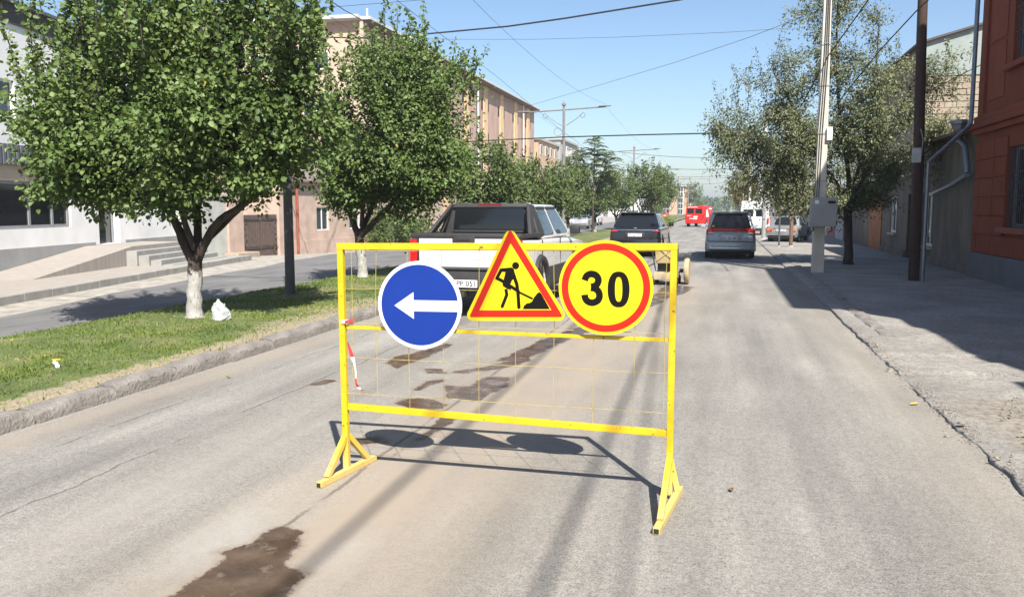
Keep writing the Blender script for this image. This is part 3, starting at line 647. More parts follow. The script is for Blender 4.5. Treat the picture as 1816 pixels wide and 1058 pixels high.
# ---- right: terracotta red house with its stone courses
MAT['red_wall'] = M('terracotta_red_paint', (.21, .045, .016), .85, .22, 1.5, .5, 45)
MAT['red_wall2'] = M('terracotta_red_block', (.235, .050, .018), .85, .2, 2.5, .5, 45)
MAT['plinth_grey'] = M('grey_painted_plinth', (.15, .15, .155), .9, .2, 2, .5, 40)
XR = 6.42
def red_house():
    y0, y1, H = 8.3, 24.55, 7.35
    t = thing('red_house', 'terracotta red two storey house with block courses and grilled windows', 'house', (XR, y1, 0))
    lw = [(20.4, 22.0, 1.42, 3.26), (16.6, 18.2, 1.42, 3.26), (12.8, 14.4, 1.42, 3.26)]; uw = [(20.4, 22.15, 5.15, 7.0), (16.6, 18.3, 5.15, 7.0), (12.8, 14.5, 5.15, 7.0)]
    m = MB(); wall_grid(lambda a, b, c, d: m.box(XR, XR+.5, a, b, c, d), y0, y1, -.2, H, lw+uw)
    m.box(XR+.5, XR+9, y0, y0+.4, -.2, H); m.box(XR+.5, XR+9, y1-.4, y1, -.2, H); m.box(XR+8.6, XR+9, y0+.4, y1-.4, -.2, H); m.build('wall', MAT['red_wall'], t, True)
    MB().box(XR-.09, XR, y0, y1+.05, -.2, .72).build('plinth', MAT['plinth_grey'], t, True, bevel=.015)
    # block courses: quoin strip and wide blocks
    for k in range(6):
        z0, z1 = .735+k*.468, .735+k*.468+.452
        for a, b in ((24.12, 24.53), (23.0, 24.09)): MB().box(XR-.035, XR, a, b, z0, z1).build('block', MAT['red_wall2'], t, True, bevel=.012)
        edges = [22.02, 22.97] if z1 > 1.35 and z0 < 3.3 else [18.25, 20.0, 21.5, 22.97]
        for a, b in zip(edges, edges[1:]): MB().box(XR-.035, XR, a+.015, b-.015, z0, z1).build('block', MAT['red_wall2'], t, True, bevel=.012)
    for a, b, z0, z1, pr in ((y0, y1+.12, 3.72, 3.86, .12), (y0, y1+.18, 3.863, 4.02, .2), (y0, y1+.12, 4.023, 4.2, .1)): MB().box(XR-pr, XR, a, b, z0, z1).build('cornice', MAT['red_wall2'], t, True, bevel=.03)
    MB().box(XR-.05, XR, 24.05, y1-.02, 4.21, H).build('pilaster', MAT['red_wall2'], t, True)
    for z in (4.5, 5.9): MB().box(XR-.02, XR, 22.6, 23.9, z, z+1.3).build('panel', MAT['red_wall2'], t, True, bevel=.01)
    for a, b, c, d in lw+uw:
        w = window_local(t, (a+b)/2, (c+d)/2, b-a, d-c, lambda s, n, z: (XR+.1-n, s, z), 'frame_grey', 'glass', .08)
        MB().box(XR-.16, XR+.02, a-.18, b+.18, c-.14, c-.005).build('sill', MAT['red_wall2'] if c > 4 else MAT['rust'], t, True, bevel=.02)
        if a > 15:
            g = MB()
            for z in (c+.03, c+.7, c+1.25): g.box(XR+.03, XR+.045, a+.02, b-.02, z, z+.02)
            g = g.build('grille', MAT['dark_metal'], t, True)
            for j in range(13): link('bar', MB().box(XR+.015, XR+.028, a+.06+j*.12, a+.072+j*.12, c+.02, d-.02).mesh('bar', MAT['dark_metal'], tuple(t.location)), g)
            for j in range(4):
                for zz in (c+.45, c+.98):
                    pts = [(XR+.005, a+.3+j*.36+.13*math.cos(p)*(1-p/10), zz+.2*math.sin(p)*(1-p/10)) for p in np.linspace(0, 7, 16)]
                    link('scroll', MB().tube(pts, .009, 4).mesh('scroll', MAT['dark_metal'], tuple(t.location)), g)
    m = MB(); m.hexa([(XR-.2, y0-.5, H), (XR+9.3, y0-.5, H), (XR+9.3, y1+.2, H), (XR-.2, y1+.2, H)], [(XR-.2, y0-.5, H+.15), (XR+9.3, y0-.5, H+.15), (XR+9.3, y1+.2, H+.15), (XR-.2, y1+.2, H+.15)]); m.build('roof', MAT['rust'], t, True)
    MB().box(XR+.02, XR+9, y0, 18.8, H+.152, 10.5).build('upper_storey', MAT['red_wall'], t, True); MB().box(XR-.25, XR+9.3, y0-.3, 18.9, 10.5, 10.65).build('upper_roof', MAT['rust'], t, True)
red_house()
# the neighbour just outside the picture whose gable and eaves shade the pavement
t = thing('gabled_house', 'plastered gabled house next to the red house', 'house', (XR+.3, -4, 0))
MB().box(XR+.3, XR+9, -14, 8.1, -.2, 7.0).build('wall', MAT['pink'], t, True)
MB().box(XR-.1, XR+9.2, -14.3, 4.1, 7.0, 7.2).build('roof', MAT['rust'], t, True)
MB().hexa([(XR+.2, 4.1, 7), (XR+8, 4.1, 7), (XR+8, 8.0, 7), (XR+.2, 8.0, 7)], [(XR+.4, 4.9, 8.3), (XR+8, 4.9, 8.3), (XR+8, 8.0, 8.7), (XR+.4, 8.0, 8.7)]).build('gable', MAT['pink'], t, True)

# ---- grey plastered house along the pavement
MAT['grey_plaster'] = M('stained_grey_plaster', (.16, .140, .112), .93, .35, 1.3, .5, 35, sc=(1, 1, .45))
XG = 6.52
def grey_house():
    y0, y1 = 24.62, 38.2
    t = thing('grey_house', 'stained grey plastered low house between the red house and orange gate', 'house', (XG, y0, 0))
    ops = [(32.3, 33.2, 0, 2.35), (29.35, 30.9, .62, 2.35), (35.2, 36.4, .9, 2.3)]
    m = MB(); wall_grid(lambda a, b, c, d: m.box(XG, XG+.45, a, b, c, d), y0, y1, -.2, 3.85, ops); m.build('wall', MAT['grey_plaster'], t, True)
    MB().box(XG-.07, XG, y0, 32.2, -.1, .32).box(XG-.07, XG, 33.3, y1, -.1, .32).build('plinth', MAT['grey_plaster'], t, True, bevel=.02)
    m = MB(); m.hexa([(XG-.4, y0, 3.85), (XG+6, y0, 3.85), (XG+6, y1, 3.85), (XG-.4, y1, 3.85)], [(XG-.4, y0, 3.93), (XG+6, y0, 5.0), (XG+6, y1, 5.0), (XG-.4, y1, 3.93)]); m.build('roof', MAT['eave'], t, True)
    d = MB().box(XG+.18, XG+.24, 32.32, 33.18, 0, 2.33).build('door', MAT['attic_dark'], t, True)
    for z in (.2, .9, 1.6): link('panel', MB().box(XG+.15, XG+.18, 32.45, 33.05, z, z+.55).mesh('panel', MAT['attic_dark'], tuple(t.location)), d)
    for a, b, c, dd in ops[1:]:
        window_local(t, (a+b)/2, (c+dd)/2, b-a, dd-c, lambda s, n, z: (XG-n-.02, s, z), 'frame_white', 'glass', .09, (-.25, .3))
        MB().box(XG-.10, XG, a-.1, b+.1, c-.08, c-.004).build('sill', MAT['concrete'], t, True)
    # rain hopper and downpipe
    p = MB().tube([(XG-.18, 26.05, 3.75), (XG-.2, 25.3, 3.5), (XG-.2, 24.95, 2.78)], .075, 10).tube([(XG-.2, 24.95, 2.74), (XG-.22, 26.3, 2.52)], .07, 10).tube([(XG-.22, 26.3, 2.52), (XG-.22, 28.5, 2.3)], .06, 10).build('downpipe', MAT['galv'], t, True, smooth=40)
    link('hopper', MB().lathe([(.0, -.35), (.08, -.35), (.09, -.2), (.2, .12), (.24, .14), (.24, .24), (0, .24)], 8, 'Z', (XG-.2, 26.05, 4.02)).mesh('hopper', MAT['galv'], tuple(t.location)), p)
grey_house()
# gable of a stone house behind
t = thing('stone_house', 'rough tuff stone gable with pale blue plaster top behind the grey house', 'house', (8, 39, 0))
MAT['blue_plaster'] = M('pale_blue_green_plaster', (.27, .31, .29), .9, .15, 2, .3, 30); 
MAT['tuff_pale'] = M('pale_tuff_block', (.34, .285, .215), .95, .3, 2.5, .8, 18)
gz = lambda x: 8.68+(x-8.0)*.28
MB().hexa([(8, 39.05, 0), (16, 39.05, 0), (16, 50, 0), (8, 50, 0)], [(8, 39.05, gz(8)), (16, 39.05, gz(16)), (16, 50, gz(16)), (8, 50, gz(8))]).build('wall', MAT['tuff_stone'], t, True)
MB().hexa([(8, 39.0, 7.3), (16, 39.0, 7.3), (16, 39.04, 7.3), (8, 39.04, 7.3)], [(8, 39.0, gz(8)), (16, 39.0, gz(16)), (16, 39.04, gz(16)), (8, 39.04, gz(8))]).build('plaster', MAT['blue_plaster'], t, True)
MB().hexa([(7.7, 38.8, gz(7.7)-.02), (16.3, 38.8, gz(16.3)-.02), (16.3, 50, gz(16.3)-.02), (7.7, 50, gz(7.7)-.02)], [(7.7, 38.8, gz(7.7)+.07), (16.3, 38.8, gz(16.3)+.07), (16.3, 50, gz(16.3)+.07), (7.7, 50, gz(7.7)+.07)]).build('roof', MAT['attic_dark'], t, True)
rs = random.Random(3)
for row in range(14):
    x = 8.02 - rs.uniform(0, .3)
    z = 3.75+row*.25
    while x < 12.2:
        w = rs.uniform(.35, .75); MB().box(max(8.02, x), x+w-.02, 39.0-rs.uniform(0.0, .035), 39.05, z, z+.225+rs.uniform(-.02, .01)).build('stone', MAT['tuff_pale'] if rs.random() < .7 else MAT['tuff_stone'], t, True); x += w
# gates and walls beyond, along the right pavement
MAT['orange_gate'] = M('faded_orange_gate_paint', (.36, .13, .045), .7, .25, 3); MAT['blue_gate'] = M('pale_blue_gate_paint', (.42, .46, .52), .6, .2, 3); MAT['rose_gate'] = M('rose_red_gate_paint', (.30, .12, .11), .7, .2, 3)
def gate(label, y0, y1, h, mat, n):
    t = thing('yard_gate', label, 'gate', (XG, (y0+y1)/2, 0)); w = (y1-y0)/n
    for k in range(n): MB().box(XG-.02, XG+.05, y0+k*w+.01, y0+(k+1)*w-.01, .05, h).build('board', mat, t, True)
    MB().box(XG+.06, XG+.1, y0, y1, .2, .32).build('rail', mat, t, True); MB().box(XG+.06, XG+.1, y0, y1, h-.4, h-.28).build('rail', mat, t, True)
gate('faded orange plank gate in the wall beyond the grey house', 38.3, 41.3, 2.3, MAT['orange_gate'], 8)
gate('pale blue sheet metal gate behind the elm trunk', 49.6, 53, 2.3, MAT['blue_gate'], 6)
gate('rose red sheet metal gate next to the pale blue gate', 53.2, 57, 2.3, MAT['rose_gate'], 6)
for a, b, h, lab, mt in ((41.4, 49.4, 3.0, 'dark stained yard wall between the orange and blue gates', 'grey_plaster'), (57.2, 74, 3.2, 'long stained wall beyond the rose gate', 'pale_green'), (74.2, 145, 3.6, 'pale plastered wall far along the right pavement', 'stucco_grey')):
    t = thing('yard_wall', lab, 'wall', (XG, a, 0)); MB().box(XG, XG+.35, a, b, -.2, h).build('wall_body', MAT[mt], t, True); MB().box(XG-.06, XG+.41, a, b, h, h+.1).build('coping', MAT['concrete'], t, True)

# ================================================================ TREES
def unit(v): return v/(np.linalg.norm(v, axis=-1, keepdims=True)+1e-9)
def leaves_mesh(name, P, D, N, L, Wd, mat, rnd, six=True):
    D = unit(D); S = unit(np.cross(D, N)); N = unit(np.cross(S, D)); n = len(P); L = L[:, None]; Wd = Wd[:, None]
    if six:
        b = P; t = P+D*L-N*L*.10; l1 = P+D*L*.28+S*Wd*.46+N*L*.07; l2 = P+D*L*.68+S*Wd*.36+N*L*.03; r1 = P+D*L*.28-S*Wd*.46+N*L*.07; r2 = P+D*L*.68-S*Wd*.36+N*L*.03
        V = np.stack([b, l1, l2, t, r2, r1], 1).reshape(-1, 3); i = np.arange(n)*6; k = 6
        Fc = np.concatenate([np.stack([i, i+3, i+2, i+1], 1), np.stack([i, i+5, i+4, i+3], 1)])
    else:
        b = P; t = P+D*L; l = P+D*L*.45+S*Wd*.5+N*L*.06; r = P+D*L*.45-S*Wd*.5+N*L*.06
        V = np.stack([b, r, t, l], 1).reshape(-1, 3); i = np.arange(n)*4; k = 4; Fc = np.stack([i, i+1, i+2, i+3], 1)
    return arr_mesh(name, V, Fc, mat, dict(rnd=np.repeat(np.clip(rnd, 0, 1), k)))
def make_tree(name, label, base, limbs, blobs, ntips, k, leafL, leafW, lmat, bmat, seed, group=None, spread=.13, sprouts=0, sprout_len=(.5, 1.2), droop=.3, six=True, outer=.45, twig_r=.011, twigdraw=True, upb=.18, avoid=None, clump=2.6, yellow=.004):
    r = np.random.default_rng(seed); t = thing(name, label, 'tree', base, 0, group)
    m = MB(); nodes = []
    for pts, r0, r1 in limbs:
        pts = [np.array(p, float) for p in pts]; n = len(pts); fine = []
        for i in range(n-1):
            p0, p1, p2, p3 = pts[max(i-1, 0)], pts[i], pts[i+1], pts[min(i+2, n-1)]
            for u in np.linspace(0, 1, 5)[:-1]:
                fine.append(.5*((2*p1)+(-p0+p2)*u+(2*p0-5*p1+4*p2-p3)*u*u+(-p0+3*p1-3*p2+p3)*u**3))
        fine.append(pts[-1]); q = len(fine)
        fine = [f+r.normal(0, .007, 3)*(0 < i < q-1) for i, f in enumerate(fine)]
        rad = [(r0+(r1-r0)*i/(q-1))*(1+r.normal(0, .03)) for i in range(q)]
        if r0 > .1 and pts[0][2] <= .01: rad[0] *= 1.35; rad[1] *= 1.12
        m.tube(fine, rad, 9 if r0 > .05 else 6)
        nodes += [f for f in fine[max(1, q//3):]]
    m.build('trunk', bmat, t, smooth=60)
    nodes = np.array(nodes)
    B = np.array([b[:3] for b in blobs], float); Rr = np.array([b[3:6] for b in blobs], float); wt = np.array([(b[6] if len(b) > 6 else 1)*b[3]*b[4]*b[5] for b in blobs]); wt = wt/wt.sum()
    pick = r.choice(len(blobs), ntips, p=wt); d = unit(r.normal(size=(ntips, 3))); rad = r.random(ntips)**outer
    if clump:
        q_ = B[pick]+d*Rr[pick]*rad[:, None]; ph = r.random(3)*6
        nz = np.sin(q_[:, 0]*clump+ph[0]+.8*np.sin(q_[:, 2]*1.7))+np.sin(q_[:, 1]*clump*.9+ph[1]+q_[:, 0])+np.sin(q_[:, 2]*clump*1.1+ph[2])
        ok = (nz > -.42) | (r.random(ntips) < .10); pick, d, rad = pick[ok], d[ok], rad[ok]; ntips = len(pick)
    tips = B[pick]+d*Rr[pick]*rad[:, None]*(1+.12*r.normal(size=(ntips, 1)))
    dist = np.linalg.norm(tips[:, None]-nodes[None], axis=2)+1.2*np.clip(nodes[None, :, 2]-tips[:, None, 2]+.1, 0, 9); st = nodes[dist.argmin(1)]
    ln = np.linalg.norm(tips-st, axis=1, keepdims=True); ct = st+(tips-st)*.5+np.array([0, 0, 1])*ln*upb+r.normal(0, .06, (ntips, 3))*ln
    if sprouts:
        ang = r.random(sprouts)*6.283; rr = np.sqrt(r.random(sprouts))*.9; bi = r.choice(len(blobs), sprouts, p=wt)
        sb = B[bi]+np.stack([np.cos(ang)*rr*Rr[bi, 0], np.sin(ang)*rr*Rr[bi, 1], np.sqrt(np.clip(1-rr*rr, 0, 1))*Rr[bi, 2]*.8], 1)
        sl_ = r.uniform(*sprout_len, sprouts)[:, None]; sd = unit(np.stack([r.normal(0, .22, sprouts)+.3*np.cos(ang)*rr, r.normal(0, .22, sprouts)+.3*np.sin(ang)*rr, np.ones(sprouts)], 1))
        st = np.concatenate([st, sb]); tips = np.concatenate([tips, sb+sd*sl_]); ct = np.concatenate([ct, sb+sd*sl_*.5+r.normal(0, .04, (sprouts, 3))])
    T = len(tips); ts = r.random((T, k)); u = .22+.80*ts**.75
    if sprouts: u[ntips:] = .02+1.0*ts[ntips:]
    uu = u[..., None]; bez = lambda q: (1-q)**2*st[:, None]+2*q*(1-q)*ct[:, None]+q*q*tips[:, None]
    P = bez(uu); tan = unit(2*(1-uu)*(ct-st)[:, None]+2*uu*(tips-ct)[:, None]); sp = np.full((T, 1, 1), spread)
    if sprouts: sp[ntips:] = .035
    off = r.normal(size=(T, k, 3)); P = P+off*sp*(1.1-.45*uu)
    D = tan*.55+unit(off)*.8+r.normal(size=(T, k, 3))*.45+np.array([0, 0, -droop]); N = r.normal(size=(T, k, 3))*.55+np.array([.36, -.55, .72])*.85
    P = P.reshape(-1, 3); D = D.reshape(-1, 3); N = N.reshape(-1, 3); n = len(P)
    L = leafL*r.uniform(.55, 1.2, n); Wd = L*(leafW/leafL)*r.uniform(.85, 1.15, n)
    rnd = r.normal(.5, .20, n)+.16*np.repeat(r.normal(size=T), k); rnd = np.minimum(rnd, .93); rnd[r.random(n) < yellow] = 1.0
    if avoid is not None: keep = ~avoid(P); P, D, N, L, Wd, rnd = P[keep], D[keep], N[keep], L[keep], Wd[keep], rnd[keep]
    cr = link('crown', leaves_mesh('crown', P, D, N, L, Wd, lmat, rnd, six), t)
    if twigdraw:
        qs = np.linspace(0, 1, 5); pts = np.stack([((1-q)**2*st+2*q*(1-q)*ct+q*q*tips) for q in qs], 1); V = np.zeros((T, 5, 3, 3)); rads = twig_r*np.array([1, .8, .62, .45, .2]); e = np.array([[1, 0, 0], [-.5, .87, 0], [-.5, -.87, .3]])
        V = pts[:, :, None]+e[None, None]*rads[None, :, None, None]; V = V.reshape(-1, 3); Fc = []
        o = (np.arange(T)*15)[:, None, None]; a = np.arange(4)[None, :, None]*3; j = np.arange(3)[None, None]; j2 = (j+1) % 3
        Fc = np.stack([o+a+j, o+a+j2, o+a+3+j2, o+a+3+j], -1).reshape(-1, 4); link('twigs', arr_mesh('twigs', V, Fc, MAT['trunk']), t)
    return t
# the two apricots on the median by the barrier
make_tree('apricot_tree', 'bushy apricot tree with whitewashed trunk beside the white bag', (-7.93, 11.5, .13),
  [([(0, 0, 0), (.02, 0, .45), (.04, .02, .92)], .125, .105), ([(.04, .02, .85), (-.12, -.05, 1.25), (-.32, -.1, 1.75), (-.75, -.2, 2.3), (-1.2, -.3, 3.0)], .085, .03),
   ([(.05, .02, .88), (.28, -.02, 1.25), (.5, .05, 1.55), (1.0, .1, 1.9), (1.5, .2, 2.5), (1.8, .2, 3.2)], .08, .028), ([(.04, .02, .9), (.0, .2, 1.4), (-.2, .5, 2.1), (-.1, .8, 3.0), (.0, .8, 3.8)], .075, .025),
   ([(.1, -.05, 1.1), (.05, -.25, 1.6), (.3, -.6, 2.3), (.4, -.8, 3.1)], .055, .02), ([(-.25, -.1, 1.6), (-.1, -.3, 2.4), (-.3, -.4, 3.4)], .05, .02), ([(-.35, -.1, 1.75), (-1.1, -.3, 1.95), (-1.8, -.2, 2.3), (-2.2, -.2, 2.9)], .05, .018), ([(.15, .0, 1.15), (.45, .45, 1.6), (.9, .9, 2.3), (1.0, 1.0, 3.2)], .05, .02)],
  [(-.35, 0, 3.15, 2.1, 2.0, 1.6), (-1.5, -.2, 2.85, 1.2, 1.4, 1.1, 1.2), (1.15, .1, 2.95, 1.25, 1.5, 1.15, 1.3), (-.3, 0, 4.2, 2.1, 1.5, .95), (-1.35, -.5, 2.0, .85, .9, .42, 1.5), (1.4, -.1, 2.3, .7, .8, .4, 1.2), (-.3, -.3, 2.35, 1.0, 1.0, .4, .7), (-2.2, -.3, 3.3, .55, .7, .5, .7), (1.65, .1, 3.4, 1.0, 1.2, 1.15, 1.5), (1.5, 0, 4.3, 1.0, 1.0, .8, 1.5)],
  1700, 66, .086, .066, MAT['leaf_apricot'], MAT['whitewash'], 21, spread=.12, sprouts=170, sprout_len=(.5, 1.25), outer=.40)
make_tree('apricot_tree', 'dense apricot tree with grey whitewashed trunk growing by the dark lamp post', (-8.55, 19.3, .12),
  [([(0, 0, 0), (-.02, 0, .5), (-.08, .02, 1.1)], .13, .115), ([(-.08, 0, 1.05), (-.3, .05, 1.5), (-.5, .1, 2.2), (-.6, .2, 3.4)], .09, .03), ([(-.08, .0, 1.05), (.3, -.05, 1.35), (.9, -.1, 1.9), (1.6, -.2, 2.6), (2.2, -.2, 3.5)], .085, .03),
   ([(-.05, 0, 1.1), (.2, .2, 1.8), (.6, .4, 3.0), (.9, .4, 4.4)], .075, .025), ([(0, 0, 1.3), (.3, -.4, 2.2), (.8, -.7, 3.4)], .06, .02)],
  [(.95, 0, 3.5, 2.05, 1.9, 1.95), (1.9, -.1, 2.7, 1.25, 1.4, 1.1, 1.2), (.2, -.1, 2.8, 1.3, 1.5, 1.3), (1.0, .1, 4.7, 1.4, 1.3, 1.0), (2.0, -.1, 1.9, .95, .9, .5, 1.3), (.0, -.3, 2.0, .9, .8, .45)],
  1500, 66, .088, .066, MAT['leaf_apricot'], MAT['whitewash'], 22, spread=.13, sprouts=100, sprout_len=(.5, 1.25), outer=.42)
# elm on the right pavement
make_tree('elm_tree', 'wide loose elm with small dusty leaves behind the pale concrete pole', (3.95, 28.6, .05),
  [([(0, 0, 0), (-.03, 0, .8), (-.1, 0, 1.9)], .14, .12), ([(-.1, 0, 1.85), (-.5, -.1, 2.6), (-1.2, -.2, 3.6), (-1.9, -.3, 5.0), (-2.5, -.2, 6.1)], .085, .02), ([(-.1, 0, 1.85), (.3, .1, 2.6), (.8, .2, 3.8), (1.5, .3, 5.2), (1.9, .3, 6.3)], .085, .02),
   ([(-.08, 0, 1.9), (-.1, .2, 3.0), (-.4, .3, 4.8), (-.6, .2, 7.0), (-.6, .2, 8.6)], .085, .02), ([(-.5, -.1, 2.6), (-1.6, -.4, 2.9), (-2.8, -.6, 3.3), (-3.9, -.7, 4.0)], .05, .015), ([(.3, .1, 2.5), (1.3, -.1, 2.9), (2.2, -.2, 3.6)], .045, .015), ([(-.1, 0, 2.2), (.2, -.5, 3.4), (.4, -.7, 5.2), (.5, -.6, 7.2)], .05, .015)],
  [(-.6, 0, 4.3, 2.6, 2.2, 2.2, 1.0), (-2.6, -.3, 3.6, 1.7, 1.6, 1.7, 1.1), (-.7, 0, 7.0, 1.7, 1.5, 1.9, .7), (1.5, .2, 4.9, 1.5, 1.4, 1.3, .8), (-2.0, -.3, 2.2, 1.3, 1.2, .8, 1.6), (1.0, 0, 3.0, 1.5, 1.4, .9, 1.2), (-3.3, -.3, 5.0, 1.2, 1.2, 1.1, 1.0), (2.2, .2, 6.0, .9, .9, .8, .6), (-3.0, -.5, 2.4, 1.0, 1.0, .8, 1.6), (-1.2, -.5, 2.0, 1.1, 1.0, .6, 1.3), (.9, -.3, 2.2, 1.4, 1.0, .6, 1.3), (2.4, 0, 3.2, 1.0, 1.0, .9, 1.0), (2.6, 0, 4.6, .9, .9, .9, 1.0), (2.9, .1, 5.6, .8, .8, .7, .9), (-4.1, -.4, 4.6, .8, .9, .8, .8), (-4.0, -.4, 3.2, .7, .8, .8, .9)],
  2600, 56, .100, .044, MAT['leaf_elm'], MAT['trunk'], 23, spread=.13, droop=.6, six=False, outer=.42, sprouts=60, sprout_len=(.6, 1.5), twig_r=.010)
# trees further down the median
def median_tree(X, Y, sx, h, seed, label, name='median_tree', lm='leaf_plain', tip=330, k=34, L=.16, wood='whitewash', group='trees along the median', z=.1):
    rr = random.Random(seed); c = h*.60
    limbs = [([(0, 0, 0), (.03, 0, .5), (0, .03, 1.1)], .12, .10)]+[([(0, .02, 1.0), (math.cos(a)*sx*.22, math.sin(a)*sx*.2, 1.5), (math.cos(a)*sx*.5, math.sin(a)*sx*.45, h*.6), (math.cos(a)*sx*.6, math.sin(a)*sx*.55, h*.85)], .06, .02) for a in [rr.uniform(0, .6)+q*1.57 for q in range(4)]]
    bl = [(0, 0, c, sx*.8, sx*.8, h*.36)]+[(rr.uniform(-.6, .6)*sx, rr.uniform(-.6, .6)*sx, c+rr.uniform(-.2, .25)*h, sx*.5, sx*.5, h*.2) for q in range(5)]
    return make_tree(name, label, (X, Y, z), limbs, bl, tip, k, L, L*.62, MAT[lm], MAT[wood], seed, group, spread=.2, six=False, sprouts=36, sprout_len=(.4, 1.1), outer=.42, twigdraw=False)
median_tree(-8.6, 31.5, 1.9, 4.0, 31, 'low spreading street tree behind the white pickup on the median')
median_tree(-8.4, 38.5, 2.2, 4.0, 32, 'rounded street tree on the median by the second lamp post')
median_tree(-9.0, 50.5, 2.0, 4.3, 33, 'upright street tree on the median past the second lamp post')
median_tree(-8.7, 59.8, 2.0, 4.2, 34, 'pale trunked street tree on the median behind the black car')
median_tree(-8.0, 66.5, 1.9, 4.2, 35, 'dark leaved street tree just before the third lamp post', L=.17)
median_tree(-6.4, 74, 2.5, 5.3, 36, 'tall leafy street tree filling the median at the third lamp post', L=.18, tip=380)
median_tree(-5.9, 81, 2.0, 5.2, 37, 'leafy street tree at the end of the first median stretch', L=.18, tip=320)
# feathery ailanthus
def ailanthus():
    t = thing('ailanthus_tree', 'feathery ailanthus sapling rising above the median trees', 'tree', (-8.6, 58, .1)); r = np.random.default_rng(8); H = 7.2
    MB().tube([(0, 0, 0), (.05, 0, 3), (.1, .05, H-.8)], [.08, .06, .02], 7).tube([(.03, 0, 2.6), (.6, .1, 4.0), (1.1, .1, 5.2)], [.05, .04, .015], 6).tube([(.03, 0, 2.8), (-.5, .1, 4.2), (-.9, .1, 5.6)], [.05, .04, .015], 6).build('trunk', MAT['trunk'], t, smooth=60)
    P = []; D = []; N = []
    for bx, by, bz, top in ((.1, .05, 3.8, H-.7), (1.1, .1, 3.6, 5.3), (-.9, .1, 3.8, 5.7)):
        for q in range(44):
            z = bz+(top-bz)*r.random(); a = r.random()*6.283; ln = r.uniform(.6, 1.05); o = np.array([bx*(z/top), by, z])
            for s in np.linspace(.12, 1, 13):
                p = o+np.array([math.cos(a)*ln*s, math.sin(a)*ln*s, 1.0*ln*s-.85*ln*s*s])
                for sg in (-1, 1): P.append(p); D.append((math.cos(a+sg*1.2), math.sin(a+sg*1.2), -.25)); N.append((r.normal(0, .2), r.normal(0, .2), 1))
    n = len(P); link('crown', leaves_mesh('crown', np.array(P), np.array(D), np.array(N), r.uniform(.2, .32, n), r.uniform(.07, .10, n), MAT['leaf_plain'], r.normal(.75, .15, n), False), t)
ailanthus()
def shrub(label, loc, rx, ry, rz, seed, tips=160, k=26, L=.09, lm='leaf_plain', cat='shrub', group=None):
    r = random.Random(seed); limbs = [([(r.uniform(-.1, .1), r.uniform(-.1, .1), 0), (math.cos(a)*rx*.3, math.sin(a)*ry*.3, rz*.5), (math.cos(a)*rx*.5, math.sin(a)*ry*.5, rz)], .03, .01) for a in np.linspace(0, 5.5, 7)]
    o = make_tree('shrub', label, loc, limbs, [(0, 0, rz*.9, rx, ry, rz*.9), (rx*.4, 0, rz*.7, rx*.6, ry*.7, rz*.7), (-rx*.4, 0, rz*.8, rx*.6, ry*.7, rz*.7)], tips, k, L, L*.6, MAT[lm], MAT['trunk'], seed, group, six=False, twigdraw=False); o['category'] = cat
shrub('dark leafy shrub against the pink house wall', (-18.6, 46.5, -.7), 1.8, 2.6, 1.6, 41, 420, 34, .13)
shrub('dark green shrub growing behind the white pickup', (-8.2, 25.5, .1), 1.5, 1.6, 1.0, 42, 420, 34, .12)
shrub('low yellow green hedge at the tip of the median', (-4.85, 79, .05), .8, 5.5, .6, 43, 260, 26, .13, 'grass')
# trees at the far end and over the right wall
for k, (X, Y, sx, h, lab, lm) in enumerate(((2.6, 108, 2.2, 6.0, 'yellowing tree on the right pavement beyond the white van', 'leaf_yellow'), (-9, 150, 3.0, 6.5, 'tree on the distant median beyond the red van', 'leaf_plain'), (-6, 190, 3.2, 7.0, 'small distant tree in the middle of the far street', 'leaf_plain'), (5.2, 165, 2.5, 6.0, 'distant green tree on the right behind the yellowing tree', 'leaf_plain'), (-14, 215, 3.0, 7.0, 'distant tree in front of the far tower block', 'leaf_plain'), (4.8, 72, 2.2, 5.2, 'dark tree by the wall beyond the old sedan', 'leaf_elm'), (9.0, 62, 2.6, 6.5, 'tree leaning over the wall behind the pale blue gate', 'leaf_elm'))):
    median_tree(X, Y, sx, h, 60+k, lab, 'street_tree', lm, 240, 24, .22 if Y > 100 else .15, 'trunk', 'street trees far along the road')
def far_wood():
    r = np.random.default_rng(77); n = 9000; x = r.uniform(-140, 120, n); y = r.uniform(430, 520, n); h = 5+7*fbm(x*.05, y*.05); z = -1.6+r.random(n)**.6*h
    o = link('distant_trees', leaves_mesh('distant_trees', np.stack([x, y, z], 1), r.normal(size=(n, 3)), r.normal(size=(n, 3)), r.uniform(1.2, 2.4, n), r.uniform(1, 1.8, n), MAT['leaf_plain'], r.normal(.5, .2, n), False))
    tag(o, 'hazy mass of trees closing the far end of the street', 'trees', kind='stuff')
far_wood()

